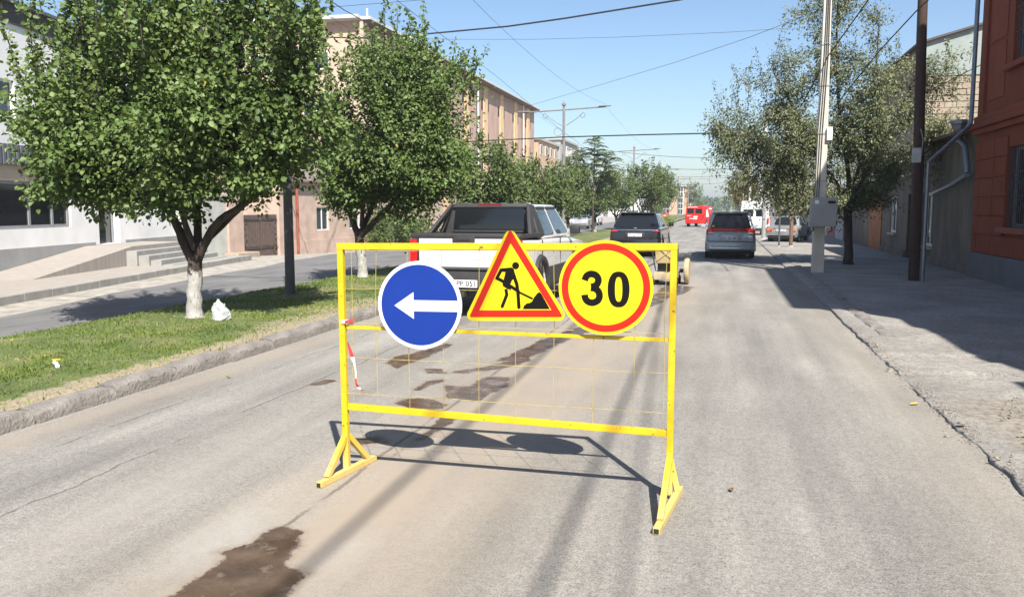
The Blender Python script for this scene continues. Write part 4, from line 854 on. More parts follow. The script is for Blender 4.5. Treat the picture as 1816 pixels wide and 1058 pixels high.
# ================================================================ POLES AND WIRES
def lamp_post(label, X, Y, H, arms=True, group='lamp posts on the median', r0=.095, r1=.06, mat='pole_metal', z=.1):
    t = thing('lamp_post', label, 'lamp post', (X, Y, z), 0, group); mt = MAT[mat]
    MB().tube([(0, 0, 0), (0, 0, H*.5), (0, 0, H)], [r0, (r0+r1)/2, r1], 12).build('pole', mt, t, smooth=40)
    MB().lathe([(0, H+.28), (.05, H+.12), (.11, H+.08), (.11, H), (0, H)], 10).build('finial', mt, t, smooth=40)
    MB().lathe([(r0*1.0, 0), (r0*1.25, .0), (r0*1.25, .08), (r0*1.0, .12)], 12).build('base', mt, t)
    if arms:
        MB().tube([(-2.1, 0, H-.30), (0, 0, H-.22), (2.1, 0, H-.12)], .035, 6).build('arm', mt, t)
        for s in (-1, 1):
            MB().box(min(s*1.75, s*2.35), max(s*1.75, s*2.35), -.08, .08, H-.2+s*.09, H-.14+s*.09).build('lamp_head', mt, t, bevel=.02)
            pts = [(s*(.1+.35*math.sin(q*1.5708)+.5*q), 0, H-1.0+.62*q) for q in np.linspace(0, 1, 8)]+[(s*(.95+.12*math.sin(a)), 0, H-.5+.12*math.cos(a)) for a in np.linspace(0, 5, 9)]
            MB().tube(pts, .018, 5).build('scroll', mt, t)
        MB().tube([(-.1-.2+.2*math.cos(a), 0, H-1.3+.2*math.sin(a)) for a in np.linspace(0, 6, 14)], .014, 5).build('scroll', mt, t)
    return t
lamp_post('tall dark grey lamp post between the two apricot trees', -8.07, 14.8, 7.3, True, None, .098, .06, 'dark_metal')
lamp_post('ornate lamp post with scrolled cross arm above the rounded tree', -7.8, 42.5, 6.85)
lamp_post('ornate lamp post standing over the tall leafy tree', -7.8, 77.7, 7.1)
for k, Y in enumerate((115.5, 150, 186, 222, 258)):
    lamp_post('small distant lamp post with cross arm in the row beyond the red van', -7.8+.4*k, Y, 6.9, k < 3, 'distant lamp posts')
t = thing('metal_mast', 'thin pale steel mast rising behind the white house', 'mast', (-20.8, 33, 0))
MB().tube([(0, 0, -.5), (0, 0, 13.2)], [.11, .07], 8).build('pole', MAT['galv'], t); MB().tube([(-.7, 0, 12.4), (.5, 0, 12.6)], .03, 6).build('arm', MAT['galv'], t)
for k in range(12): MB().tube([(0, 0, 9+k*.33), (0, 0, 9.07+k*.33)], .13, 8).build('band', MAT['galv'], t)

# concrete pole with meter box
CPX, CPY = 2.64, 25.0
t = thing('concrete_pole', 'pale square concrete utility pole standing at the right kerb', 'utility pole', (CPX, CPY, 0))
MB().hexa([(-.165, -.12, -.1), (.165, -.12, -.1), (.165, .12, -.1), (-.165, .12, -.1)], [(-.07, -.075, 11.2), (.07, -.075, 11.2), (.07, .075, 11.2), (-.07, .075, 11.2)]).build('shaft', MAT['concrete_pole'], t, bevel=.02)
for k in range(3): MB().tube([(-.17+.05*k, -.125, 1.35), (-.13+.06*k, -.13, 4.0), (-.04+.05*k, -.12, 6), (.0+.03*k, -.1, 9)], .011, 5).build('cable', MAT['cable'], t)
for z in (2.6, 3.9, 5.2, 6.3): MB().sq((-.16, -.135, z), (.16, -.135, z), .012).build('strap', MAT['galv'], t)
MB().box(.10, .24, -.2, -.06, 3.7, 4.05).build('junction_box', MAT['plate'], t, bevel=.01)
MB().box(-.9, .9, -.05, .05, 10.7, 10.8).build('cross_arm', MAT['galv'], t)
t = thing('meter_box', 'grey steel meter box strapped to the concrete pole', 'meter box', (CPX+.03, CPY-.30, 1.35))
MAT['box_grey'] = M('grey_box_paint', (.30, .30, .295), .6, .1, 3)
MB().hexa([(-.33, -.14, 0), (.36, -.14, 0), (.36, .16, 0), (-.33, .16, 0)], [(-.29, -.14, .80), (.40, -.14, .80), (.40, .16, .80), (-.29, .16, .80)]).build('cabinet', MAT['box_grey'], t, bevel=.012)
MB().box(.14, .33, -.155, -.139, .63, .70).build('meter_window', MAT['glass'], t); MB().box(-.2, -.1, -.155, -.139, .62, .72).build('sticker', MAT['plate'], t); MB().box(-.27, .34, -.146, -.139, .03, .05).build('hinge', MAT['galv'], t)
for x in (-.22, .26): MB().tube([(x, 0, 0), (x+.02, -.05, -.1), (x-.06, .05, -.16)], .02, 5).build('cable_gland', MAT['cable'], t)

# timber pole with conduit
t = thing('timber_pole', 'dark brown timber pole standing in front of the grey house', 'utility pole', (4.65, 22.6, 0))
MB().tube([(0, 0, -.1), (-.03, 0, 3), (-.1, 0, 6), (-.15, 0, 9.5)], [.13, .125, .115, .10], 12).build('shaft', MAT['wood_pole'], t, smooth=40)
MB().box(-.21, -.01, -.2, -.13, 2.95, 3.3).build('notice_plate', M('pale_enamel_plate', (.42, .43, .40), .6, .2, 6), t, bevel=.01)
MB().tube([(.0, -.16, 3.1), (0.02, -.17, 3.5), (-.05, -.18, 3.75)], .015, 6).build('cable', MAT['galv'], t)
t = thing('steel_conduit', 'galvanised conduit pipe running from the red house to the timber pole', 'pipe', (4.8, 22.5, 0))
c = [Vector(q) for q in ((.02, -.02, 0), (.02, -.02, 2.95), (1.28, 1.5, 3.95), (1.32, 1.6, 4.1), (1.32, 1.6, 7.3))]
MB().tube(c[:2], .045, 10).build('pipe_section', MAT['galv'], t, smooth=40); MB().tube(c[1:3], .05, 10).build('pipe_section', MAT['galv'], t, smooth=40); MB().tube(c[2:], .055, 10).build('pipe_section', MAT['galv'], t, smooth=40)
# slender posts by the old sedan
for lab, X, Y, r, h, mt in (('thin dark steel post standing by the old sedan', 2.61, 41.0, .045, 3.7, 'dark_metal'), ('weathered wooden post standing beside the old sedan', 3.14, 41.1, .09, 3.4, 'eave'), ('pale painted gate post behind the grey minivan', 2.35, 50.5, .12, 3.3, 'stucco_grey')):
    t = thing('post', lab, 'post', (X, Y, 0)); MB().tube([(0, 0, 0), (0, 0, h*.6), (0, .0, h)], [r, r*.95, r*.9], 8).build('shaft', MAT[mt], t, smooth=40); MB().lathe([(r*1.5, 0), (r*1.5, .06), (r, .12)], 8).build('foot', MAT['concrete'], t)
for k, (X, Y, h) in enumerate(((2.7, 60, 8), (2.9, 95, 8.5), (3.0, 130, 8.5))):
    t = thing('utility_pole', ['pale utility pole standing by the white van', 'pale utility pole just before the yellowing tree', 'farthest pale utility pole beyond the yellowing tree'][k], 'utility pole', (X, Y, 0), 0, 'utility poles along the right kerb'); MB().tube([(0, 0, 0), (0, 0, h)], [.15, .09], 8).build('shaft', MAT['concrete_pole'], t); MB().box(-.8, .8, -.04, .04, h-.5, h-.4).build('cross_arm', MAT['galv'], t)

def wire(label, pts, r=.012, sag=0, n=14, group=None):
    pts = [np.array(p, float) for p in pts]
    if len(pts) == 2:
        a, b = pts; pts = [a+(b-a)*u-np.array([0, 0, sag*4*u*(1-u)]) for u in np.linspace(0, 1, n)]
    o = MB().tube([tuple(p) for p in pts], r, 5, cap=False).build('overhead_wire', MAT['cable']); tag(o, label, 'wire', group)
wire('thick black cable sweeping over the road above the pickup', [atY(x, y, Y) for x, y, Y in ((420, 45, 33), (560, 66, 31), (660, 68, 30), (760, 60, 29), (900, 47, 27.5), (1000, 33, 26.5), (1205, 0, 25), (1330, -25, 24.5))], .028)
wire('black bundled cable crossing the road low beneath the ornate lamp post arm', [atY(x, y, Y) for x, y, Y in ((700, 262, 45), (850, 250, 43), (1000, 243, 41), (1140, 239, 39), (1280, 236, 37), (1430, 236, 35))], .03)
wire('thin wire stretched high across the road to the elm', [atY(x, y, 30) for x, y in ((640, 66), (800, 70), (950, 70), (1100, 66), (1300, 57), (1400, 50))], .006)
wire('thin wire slanting up from the ornate lamp post to the elm', [atY(x, y, Y) for x, y, Y in ((930, 190, 42), (1060, 152, 38), (1200, 110, 32), (1330, 66, 28), (1450, 20, 25))], .007)
wire('thin wire dropping from the sky towards the ornate lamp post', [atY(x, y, Y) for x, y, Y in ((690, -10, 22), (780, 60, 26), (880, 135, 34), (1000, 235, 45), (1090, 300, 62))], .007)
wire('thin wire running over the factory roof corner', [atY(x, y, Y) for x, y, Y in ((575, -6, 30), (610, 18, 34), (650, 40, 40), (720, 82, 50))], .02)
wire('thin wire high above the left apricot tree', [atY(x, y, Y) for x, y, Y in ((240, 50, 30), (400, 28, 29), (600, 12, 28), (800, -4, 27))], .008)
wire('service wire descending to the red house sill', [atY(x, y, Y) for x, y, Y in ((1560, 205, 30), (1640, 165, 28), (1740, 115, 25), (1830, 62, 22))], .012)
wire('thin slack wire between concrete pole and timber pole', [(CPX, CPY, 8.4), (3.6, 23.6, 7.6), (4.5, 22.6, 7.2)], .014)
wire('dark cable slanting up from the concrete pole past the elm crown', [atY(x, y, Y) for x, y, Y in ((1420, 190, 26), (1465, 105, 25), (1540, 0, 22), (1580, -50, 20))], .016)
wire('dark cable rising past the timber pole to the sky', [atY(x, y, Y) for x, y, Y in ((1480, 190, 27), (1560, 90, 25), (1625, 20, 22.6), (1700, -50, 20))], .016)
for k, (xa, xb, rr) in enumerate(((2.0, 3.2, .029), (3.3, 4.4, .025), (2.6, 5.6, .015))):
    wire('bundled cable running along the right kerb from the concrete pole', [(xb, -26, 11.2), (xa, 25, 10.75)], rr, .6, 22, 'cables along the kerb')
wire('cable crossing above the foreground road', [(9, -8, 8.5), (-9, 16.4-28, 8)], .02, .3)
for k, (Y, z) in enumerate(((92, 7.4), (104, 6.6), (120, 7.2), (128, 6.4), (160, 7), (168, 6.2))):
    wire('distant thin wire spanning the far street', [(-12, Y-6+k, z+.3), (3.2, Y, z-.3+.2*k)], .022, .4, 10, 'wires over the far street')
for k, dx in enumerate((-2.0, 2.0)):
    for a, b in zip((14.8, 42.5, 77.7, 115.5), (42.5, 77.7, 115.5, 150)): wire('thin line strung between the median lamp posts', [(-7.8+dx, a, 7.0), (-7.8+dx, b, 7.0)], .0045, .5, 10, 'lines between lamp posts')

# ================================================================ BARRIER AND SIGNS
BY = 5.39
BXL, BXR = -2.535, -0.285
def barrier():
    t = thing('road_barrier', 'yellow steel tube barrier frame with wire mesh standing across the road', 'barrier', (-1.41, BY, 0)); Y = MAT['yellow_paint']; w = .042
    MB().sq((BXL, BY, .03), (BXL-.012, BY, 1.602), w, up=(0, 1, 0)).build('post', Y, t, True, bevel=.004); MB().sq((BXR, BY, .03), (BXR+.002, BY, 1.626), w, up=(0, 1, 0)).build('post', Y, t, True, bevel=.004)
    MB().sq((BXL-.034, BY, 1.604), (BXR+.023, BY, 1.626), w+.003).build('top_rail', Y, t, True, bevel=.004)
    MB().sq((BXL+.022, BY, .482), (BXR-.022, BY, .432), w).build('bottom_rail', Y, t, True, bevel=.004)
    MB().sq((BXL+.022, BY, 1.045), (BXR-.022, BY, 1.036), .024).build('middle_rail', Y, t, True, bevel=.003)
    for (a, b, x) in (((-2.575, 5.03), (-2.465, 5.72), BXL), ((-.318, 4.75), (-.222, 5.54), BXR)):
        f = MB().sq((a[0], a[1], .022), (b[0], b[1], .022), .042).build('foot', Y, t, True, bevel=.004)
        d = (Vector((*b, 0))-Vector((*a, 0))).normalized(); A = Vector((*a, .022))-d*.0015
        link('tube_hollow_shade', MB().sq(A, A+d*.003, .030).mesh('tube_hollow_shade', MAT['dark_void'], tuple(t.location)), f)  # solid dark end plate, coloured as the shade inside a hollow tube
        pb = Vector((x, BY, 0))
        for u in (.14, .86):
            q = Vector((*a, .045)).lerp(Vector((*b, .045)), u); MB().sq(q, (x, BY+(.024 if u > .5 else -.024), .265), .036).build('brace', Y, t, True)
    Wm = MAT['wire_yellow']; r = random.Random(2); yy = BY-.0
    for k, x in enumerate((-2.469, -2.288, -2.05, -1.805, -1.557, -1.302, -1.045, -.785, -.521, -.330)):
        u = (x-BXL)/(BXR-BXL); z0 = .50-.05*u; z1 = 1.585+.022*u
        MB().tube([(x+.012*(1-2*(r.random() < .5))*j/3*.5, yy-.012+.006*r.uniform(-1, 1), z0+(z1-z0)*j/3) for j in range(4)], .0019, 5).build('mesh_wire', Wm, t, True)
    for a, b in ((1.577, 1.599), (1.316, 1.339), (1.075, 1.08), (.837, .823), (.584, .566)):
        MB().tube([(BXL+.02+(BXR-BXL-.04)*j/6, yy-.016, a+(b-a)*j/6+r.uniform(-.004, .004)) for j in range(7)], .0019, 5).build('mesh_wire', Wm, t, True)
    return t
barrier()
SY = BY-.055                                             # sign faces hang just in front of the rails
def sp(x, y): q = atY(x, y, SY); return (float(q[0]), float(q[2]))
def c5(x, y): return sp(820+x/4.3238, 390+y/4.3238)
def c1(x, y): return sp(720+x/4.6, 330+y/4.6)
def disc(cx, cz, r, n=72): return [(cx+r*math.cos(2*math.pi*k/n), cz+r*math.sin(2*math.pi*k/n)) for k in range(n)]
def stroke(pts, w, cap=True, n=6):
    "thick polyline as polygon"
    P = [np.array(p, float) for p in pts]; L = []; Rr = []
    for i, p in enumerate(P):
        a = P[max(i-1, 0)]; b = P[min(i+1, len(P)-1)]; d = (b-a)/np.linalg.norm(b-a); nrm = np.array([-d[1], d[0]]); L.append(tuple(p+nrm*w/2)); Rr.append(tuple(p-nrm*w/2))
    return L+Rr[::-1]
def crm(pts, n=6):
    P = [np.array(p, float) for p in pts]; out = []
    for i in range(len(P)-1):
        p0, p1, p2, p3 = P[max(i-1, 0)], P[i], P[i+1], P[min(i+2, len(P)-1)]
        for u in np.linspace(0, 1, n+1)[:-1]: out.append(.5*((2*p1)+(-p0+p2)*u+(2*p0-5*p1+4*p2-p3)*u*u+(-p0+3*p1-3*p2+p3)*u**3))
    return out+[P[-1]]
def rtri(A, B, C, r, n=8):
    "triangle with rounded corners"
    out = []; V = [np.array(v, float) for v in (A, B, C)]
    for i in range(3):
        p, a, b = V[i], V[i-1], V[(i+1) % 3]; d1 = (a-p)/np.linalg.norm(a-p); d2 = (b-p)/np.linalg.norm(b-p); h = math.acos(d1@d2)/2; cc = p+(d1+d2)/np.linalg.norm(d1+d2)*r/math.sin(h)
        s, e = p+d1*r/math.tan(h)-cc, p+d2*r/math.tan(h)-cc; a0 = math.atan2(s[1], s[0]); a1 = math.atan2(e[1], e[0]); da = (a1-a0+math.pi) % (2*math.pi)-math.pi
        out += [tuple(cc+r*np.array([math.cos(a0+da*k/n), math.sin(a0+da*k/n)])) for k in range(n+1)]
    return out
LAY = .0009
def layer(t, name, polys, mat, k):
    m = MB()
    for p in polys: m.plate(p, SY-LAY*k, LAY*.8)
    return m.build(name, mat, t, True)
def fixings(t, xs):
    for x, z in xs: MB().box(x-.02, x+.02, SY+.004, SY+.05, z-.02, z+.02).build('clamp', MAT['galv'], t, True)
# blue arrow
cx, cz_, R = -1.957, 1.218, .297
t = thing('arrow_sign', 'round blue sign with white left arrow hung on the yellow barrier', 'road sign', (cx, SY, cz_-R))
m = MB(); m.lathe([(0, .014), (R, .014), (R, -.0002), (R-.002, -.0002), (0, -.0002)], 72, 'Y', (cx, SY, cz_)); m.build('plate', MAT['s_white'], t, True, smooth=30)
layer(t, 'blue_face', [disc(cx, cz_, R-.024)], MAT['s_blue'], 1)
ar = [sp(560+x/4.0706, 400+y/4.0706) for x, y in ((569, 575), (705, 480), (706, 537), (1024, 543), (1024, 622), (708, 617), (709, 672))]
layer(t, 'arrow', [ar], MAT['s_white'], 2); fixings(t, ((cx-.1, 1.04), (cx+.1, 1.04)))
# roadworks triangle
t = thing('roadworks_sign', 'yellow triangular roadworks sign with red border and digging man pictogram', 'road sign', (-1.33, SY, 1.12))
tri = lambda d: None
A0, B0, C0 = c5(361, 35), c5(10, 772), c5(818, 772)
m = MB(); m.plate(rtri(A0, B0, C0, .038), SY, .014); m.build('plate', MAT['s_yellow'], t, True)
layer(t, 'red_border', [rtri(c5(365, 68), c5(52, 744), c5(773, 744), .010, 4)], MAT['s_red'], 1)
layer(t, 'yellow_face', [[c5(370, 178), c5(130, 692), c5(683, 690)]], MAT['s_yellow'], 2)
pc = lambda pts: [c1(*p) for p in pts]
px = 1/4.6*atY(900, 529, SY)[1]/F_PX*.985
man = [disc(*c1(895, 648), 31*px, 28), pc([(770, 671), (862, 662), (880, 676), (898, 740), (868, 764), (848, 808), (860, 850), (815, 830), (790, 812), (788, 795), (800, 752), (812, 700), (775, 696)])]
man += [stroke(pc([(781, 676), (742, 750)]), 27*px), stroke(pc([(868, 690), (905, 800), (914, 865), (922, 985)]), 30*px), stroke(pc([(733, 744), (800, 780), (925, 862)]), 28*px), stroke(pc([(905, 855), (1034, 918)]), 17*px), disc(*c1(922, 987), 15*px, 16)]
man += [stroke(pc([(816, 838), (823, 885), (786, 980)]), 29*px), disc(*c1(786, 979), 14.5*px, 16), disc(*c1(823, 885), 14.5*px, 16), [c1(*p) for p in ((955, 1001), (962, 976), (985, 955), (1012, 950), (1028, 940), (1044, 908), (1072, 872), (1090, 862), (1107, 880), (1174, 1001))]]
for k, p in enumerate(man): layer(t, 'pictogram', [p], MAT['ink'], 3+.09*k)
fixings(t, ((-1.45, 1.16), (-1.15, 1.16)))
# 30
cx, cz_, R = -.7045, 1.3635, .3015
t = thing('speed_limit_sign', 'round yellow speed limit sign reading 30 with red ring', 'road sign', (cx, SY, cz_-R))
m = MB(); m.lathe([(0, .014), (R, .014), (R, -.0002), (R-.002, -.0002), (0, -.0002)], 72, 'Y', (cx, SY, cz_)); m.build('plate', MAT['s_yellow'], t, True, smooth=30)
layer(t, 'red_ring', [disc(cx, cz_, R-.019)], MAT['s_red'], 1); layer(t, 'yellow_face', [disc(cx, cz_, R-.063)], MAT['s_yellow'], 2)
three = stroke(crm([c5(*p) for p in ((938, 462), (950, 432), (972, 416), (994, 413), (1022, 422), (1041, 446), (1041, 476), (1022, 502), (988, 512))], 5), 53*.2313*px*4.6)
lower = stroke(crm([c5(*p) for p in ((985, 519), (1018, 524), (1044, 548), (1052, 583), (1040, 614), (1010, 631), (985, 632), (958, 620), (942, 596), (938, 572))], 5), 53*.2313*px*4.6)
o0 = [c5(1198.5+84*math.copysign(abs(math.cos(a))**.80, math.cos(a)), 531.5+137*math.copysign(abs(math.sin(a))**.92, math.sin(a))) for a in np.linspace(0, 2*math.pi, 64, endpoint=False)]
i0 = [c5(1198.5+28*math.copysign(abs(math.cos(a))**.72, math.cos(a)), 531.5+94*math.copysign(abs(math.sin(a))**.9, math.sin(a))) for a in np.linspace(0, 2*math.pi, 48, endpoint=False)]
layer(t, 'digit', [three], MAT['ink'], 3); layer(t, 'digit', [lower], MAT['ink'], 3.15); layer(t, 'digit', [o0], MAT['ink'], 3); layer(t, 'digit_counter', [i0], MAT['s_yellow'], 4)
fixings(t, ((cx-.1, 1.6), (cx+.1, 1.6)))
# red and white tape knotted to the post
MAT['tape_red'] = M('red_tape', (.72, .06, .06), .45, .15, 20); MAT['tape_white'] = M('white_tape', (.78, .76, .74), .45, .1, 20)
def ribbon(mb, pts, w, seg):
    for i in range(len(pts)-1):
        (x0, z0, y0), (x1, z1, y1) = pts[i], pts[i+1]; a = w[i]; b = w[i+1]
        mb.quad((x0-a, y0, z0), (x0+a, y0-.01, z0+.004), (x1+b, y1-.01, z1+.004), (x1-b, y1, z1), m=seg[i])
tp = MB(); yb = BY-.03
kn = [sp(*p) for p in ((602, 571), (609, 572), (616, 570), (625, 569))]
tp.quad(*[(q[0], yb-.0, q[1]+d) for q, d in ((kn[0], -.014), (kn[2], -.012), (kn[2], .012), (kn[0], .012))], m=1); tp.quad(*[(q[0], yb-.004, q[1]+d) for q, d in ((kn[1], -.012), (kn[3], -.006), (kn[3], .018), (kn[1], .010))], m=0)
path = [sp(*p) for p in ((614, 608), (618, 622), (623, 634), (626, 645), (628, 660), (629, 672), (630, 682), (633, 688), (637, 692), (643, 694))]
ribbon(tp, [(q[0], q[1], yb+.006*math.sin(i*2)) for i, q in enumerate(path)], [.006, .014, .020, .012, .009, .008, .010, .014, .012, .016], [0, 0, 1, 1, 1, 0, 0, 1, 0])
ribbon(tp, [(q[0], q[1], yb+.012) for q in [sp(*p) for p in ((634, 690), (626, 692), (620, 693))]], [.006, .007, .003], [1, 1])
tag(tp.build('barrier_tape', [MAT['tape_red'], MAT['tape_white']], fix=False), 'torn red and white plastic tape dangling from the barrier post', 'tape')

# ================================================================ VEHICLES
def rb(c, s, bv=.02, m=None):
    x, y, z = c; a, b, h = s; mb = m or MB(); mb.box(x-a/2, x+a/2, y-b/2, y+b/2, z-h/2, z+h/2); return mb
def part(t, name, c, s, mat, bv=.02, label=None): o = rb(c, s).build(name, MAT[mat], t, bevel=bv, smooth=40); return o
def arch(yc, r, zb, zc, n=10):
    a0 = math.asin(min(1, max(-1, (zc-zb)/r))); return [(yc-r*math.cos(a), zc+r*math.sin(a)) for a in np.linspace(-a0, math.pi+a0, n)]
def shell(t, name, prof, hw, mat, bev=.06, tap=None, rear_round=.0):
    bm = bmesh.new(); vs = [bm.verts.new((-hw, y, z)) for y, z in prof]; f = bm.faces.new(vs)
    r = bmesh.ops.extrude_face_region(bm, geom=[f]); nv = [g for g in r['geom'] if isinstance(g, bmesh.types.BMVert)]
    for v in nv: v.co.x = hw
    bmesh.ops.recalc_face_normals(bm, faces=bm.faces)
    ed = [e for e in bm.edges if abs(abs(e.verts[0].co.x)-hw) < 1e-5 and abs(e.verts[0].co.x-e.verts[1].co.x) < 1e-5]
    bmesh.ops.bevel(bm, geom=ed, offset=bev, segments=3, profile=.55, affect='EDGES', clamp_overlap=True)
    if tap:
        for v in bm.verts: v.co.x *= tap(v.co.y, v.co.z)
    bmesh.ops.triangulate(bm, faces=[f for f in bm.faces if len(f.verts) > 4])
    me = bpy.data.meshes.new(name); bm.to_mesh(me); bm.free(); me.materials.append(MAT[mat])
    for p in me.polygons: p.use_smooth = True
    me.set_sharp_from_angle(angle=R_(38))
    for p in me.polygons:
        if abs(p.normal.x) > .985 or p.area > .25: p.use_smooth = False
    return link(name, me, t)
class Cabin:
    "tapered cabin with rounded edges; windows are patches lying on its faces"
    def __init__(s, t, wb, wt, yb, yt, zb, zt, mat, bev=.06, name='cabin'):
        B = [(-wb, yb[0], zb), (wb, yb[0], zb), (wb, yb[1], zb), (-wb, yb[1], zb)]; T = [(-wt, yt[0], zt), (wt, yt[0], zt), (wt, yt[1], zt), (-wt, yt[1], zt)]
        s.B = [Vector(q) for q in B]; s.T = [Vector(q) for q in T]; s.t = t; s.o = MB().hexa(B, T).build(name, MAT[mat], t, bevel=bev, smooth=40)
    def win(s, face, u0, u1, v0, v1, name='window', mat='glass', off=.006, top_in=0, parent=None, curve=0):
        i, j = {'rear': (0, 1), 'right': (1, 2), 'front': (2, 3), 'left': (3, 0)}[face]
        f = lambda u, v: (s.B[i].lerp(s.B[j], u)).lerp(s.T[i].lerp(s.T[j], u), v)
        n = (s.B[j]-s.B[i]).cross(s.T[i]-s.B[i]).normalized(); k = .10*(u1-u0); h = .16*(v1-v0); P = []
        cs = [(u0, v0), (u1, v0), (u1, v1), (u0, v1)]
        for (cu, cv), (du, dv) in zip(cs, ((1, 1), (-1, 1), (-1, -1), (1, -1))):
            cut = [(cu, cv+dv*h), (cu+du*k*.3, cv+dv*h*.3), (cu+du*k, cv)]
            if du*dv < 0: cut = cut[::-1]
            P += cut
        tp = lambda u, v: u+top_in*(v-v0)/(v1-v0)*(.5-u)*2
        pts = [f(tp(u, v), v)+n*off for u, v in P]; m = MB(); nn = len(pts); m.v = [tuple(p) for p in pts]+[tuple(p-n*(off+.012)) for p in pts]
        m.f = [tuple(range(nn))]+[(q, nn+q, nn+(q+1) % nn, (q+1) % nn) for q in range(nn)]; m.m = [0]*len(m.f); return m.build(name, MAT[mat], parent or s.t, smooth=30)
def wheels(t, ys, hw, r, w=.22, rim='chrome'):
    ty = MB().lathe([(r*.62, -w/2), (r*.92, -w/2), (r, -w*.36), (r, w*.36), (r*.92, w/2), (r*.62, w/2)], 28, 'X').mesh('tyre', MAT['black'], smooth=40)
    rm = MB().lathe([(.0, w*.30), (r*.12, w*.34), (r*.2, w*.28), (r*.55, w*.22), (r*.64, w*.46), (r*.64, -w*.4), (0, -w*.4)], 20, 'X').mesh('rim', MAT[rim], smooth=40)
    for y in ys:
        for s in (-1, 1):
            o = link('wheel', ty, t); o.location = (s*(hw-w/2-.01), y, r); o.rotation_euler = (0, 0, 0 if s > 0 else math.pi); link('rim', rm, o)
_txt = {}
def text(parent, body, size, loc, mat, depth=.001, rz=0, name='lettering', sx=1.0, bold=0, fit=0):
    cu = bpy.data.curves.new('lettering', 'FONT'); cu.body = body; cu.size = size; cu.align_x = 'CENTER'; cu.align_y = 'CENTER'; cu.extrude = depth; cu.offset = bold; cu.resolution_u = 3
    o = bpy.data.objects.new('tmp', cu); COL.objects.link(o); dg = bpy.context.evaluated_depsgraph_get(); me = bpy.data.meshes.new_from_object(o.evaluated_get(dg)); bpy.data.objects.remove(o)
    me.materials.clear(); me.materials.append(mat); q = link(name, me, parent); q.location = loc; q.rotation_euler = (math.pi/2, 0, rz)
    xs = [v.co.x for v in me.vertices]; q.scale = ((fit/(max(xs)-min(xs))) if fit else sx, 1, 1); return q
def plate(t, body, c, w=.52, h=.115):
    p = part(t, 'number_plate', c, (w, .016, h), 'plate', .004); text(p, body, h*1.02, (c[0], c[1]-.0095, c[2]), MAT['ink'], .0005, bold=.0022, fit=w*.93); return p
def mirrors(t, y, z, hw, mat):
    for s in (-1, 1): part(t, 'wing_mirror', (s*(hw+.14), y, z), (.22, .12, .19), mat, .05)

